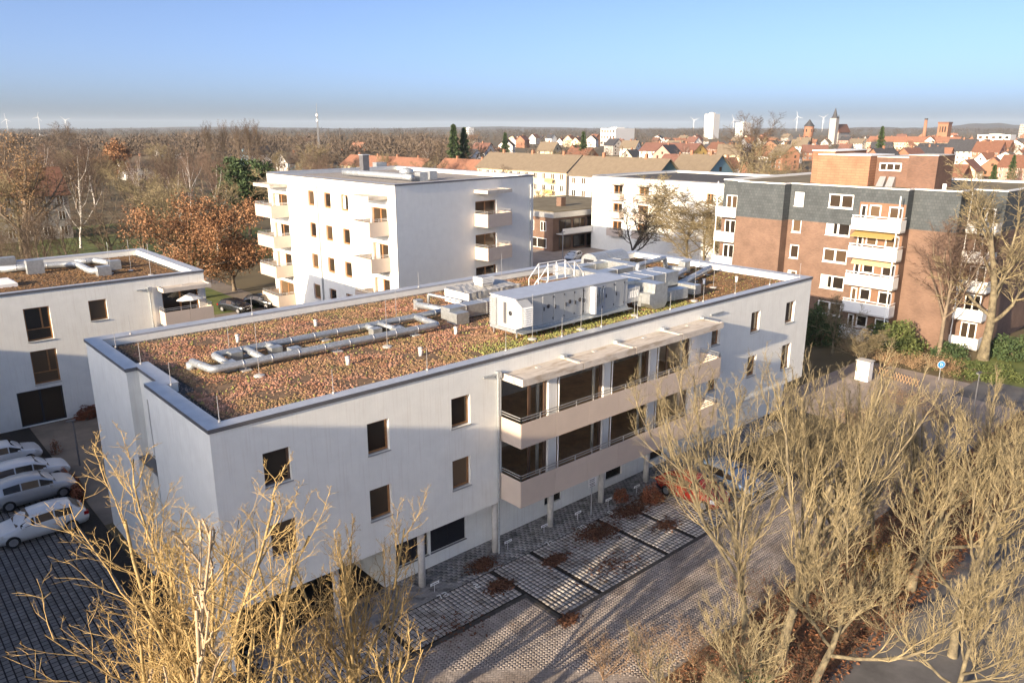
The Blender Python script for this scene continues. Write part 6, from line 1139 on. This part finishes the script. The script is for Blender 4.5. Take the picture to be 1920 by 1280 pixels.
x, y = at_row(1713, 1000); h = z_at(x, y, 229); t = thing('brick_tower', 'square dark brick tower right of the factory chimney', 'tower', (x, y, 0)); MB().box(x-6, x+6, y-6, y+6, 0, h-2).build('shaft', WALLS['brick'], t); MB().box(x-6.5, x+6.5, y-6.5, y+6.5, h-1.99, h).build('parapet', ROOFS['rust'], t)
for k_ in (-3, 0, 3): MB().box(x-6.1, x-5.99, y+k_-.8, y+k_+.8, h*.55, h*.8).build('window', M_GLASS, t)
x, y = at_row(622, 420); h = z_at(x, y, 194); t = thing('radio_mast', 'thin steel radio mast above the wood', 'mast', (x, y, 0)); m = MB()
for a in (0, 2.1, 4.2): m.bar((x+.55*math.cos(a), y+.55*math.sin(a), 0), (x+.3*math.cos(a), y+.3*math.sin(a), h*.86), .16)
m.build('lattice_tower', M_SILL, t); m = MB()
for i in range(22): z = h*.86*i/22; a = 2.1*i; m.bar((x+.5*math.cos(a), y+.5*math.sin(a), z), (x+.5*math.cos(a+2.1), y+.5*math.sin(a+2.1), z+h*.04), .09)
m.build('bracing', M_SILL, t); MB().tube([(x, y, h*.84), (x, y, h)], .1, 6).build('antenna', M_SILL, t)
for z in (.72, .8): MB().lathe([(.6, 0), (.6, 1.2)], (x, y, h*z), 10).build('aerial_drum', M_WFR, t)
def turbine(px, top, d, label):
    x, y = at_row(px, d); h = z_at(x, y, top+ (238-top)*.22); t = thing('wind_turbine', label, 'wind turbine', (x, y, 0), 'far wind turbines'); MB().tube([(x, y, 0), (x, y, h)], [1.5, .9], 8).build('tower', M_WFR, t, True); MB().box(x-2.5, x+2.5, y-1.2, y+1.2, h-1, h+1.4).build('nacelle', M_WFR, t); a0 = random.uniform(0, 2)
    for k_ in range(3): a = a0+k_*2.094; e = np.array([x, y, h])+(cR*math.cos(a)+np.array([0, 0, 1])*math.sin(a))*31-cH*5; MB().tube([np.array([x, y, h])-cH*5, e], [.9, .3], 6).build('blade', M_WFR, t)
for px, top, lab in ((18, 206, 'wind turbine at the far left edge'), (44, 212, 'wind turbine second from the left edge'), (59, 204, 'tallest wind turbine at the left'), (82, 220, 'small wind turbine right of the tallest'), (138, 215, 'wind turbine before the round skyline tree'), (185, 222, 'faint wind turbine behind the skyline tree'), (1455, 214, 'wind turbine left of the water tower'), (1500, 216, 'wind turbine left of the church spire'), (1276, 222, 'faint wind turbine left of the high-rise'), (1345, 222, 'faint wind turbine right of the high-rise')): turbine(px, top, 4300, lab)
# prototypes leave the stage
def drop(o):
    for c in list(o.children): drop(c)
    bpy.data.objects.remove(o)
for ks_ in kinds.values():
    for o in ks_: drop(o)

# ================================================================= haze
hz = tag(MB().box(-14100, 14100, -14100, 14100, -1.1, 140).build('haze', None), 'thin winter haze over the town', 'haze', kind='stuff')
hm = bpy.data.materials.new('haze'); hm.use_nodes = True; hn = hm.node_tree; hn.nodes.remove(hn.nodes['Principled BSDF']); hv = hn.nodes.new('ShaderNodeVolumePrincipled')
hv.inputs['Color'].default_value = (.74, .87, 1, 1); hv.inputs['Density'].default_value = .00005; hv.inputs['Anisotropy'].default_value = 0; hn.links.new(hv.outputs[0], hn.nodes['Material Output'].inputs['Volume']); hz.data.materials.append(hm)

# things that share a description are told apart by their place from the left
ORD = ['leftmost', 'second from left', 'third from left', 'fourth from left', 'fifth from left', 'sixth from left', 'seventh from left', 'eighth from left', 'ninth from left', 'tenth from left', 'eleventh from left', 'twelfth from left', 'thirteenth from left', 'fourteenth from left', 'fifteenth from left', 'sixteenth from left', 'seventeenth from left', 'eighteenth from left']
by = {}
for o in bpy.data.objects:
    if o.parent is None and o.get('label') and o.get('kind') is None: by.setdefault(o['label'], []).append(o)
for lab, os_ in by.items():
    if len(os_) < 2 or len(os_) > len(ORD): continue
    def colpx(o): d = np.array(o.location)-CAM; return (d@cR)/(d@cF)
    os_.sort(key=colpx)
    for i, o in enumerate(os_): o['label'] = lab+', '+(ORD[i] if i < len(os_)-1 or i == 0 else 'rightmost')
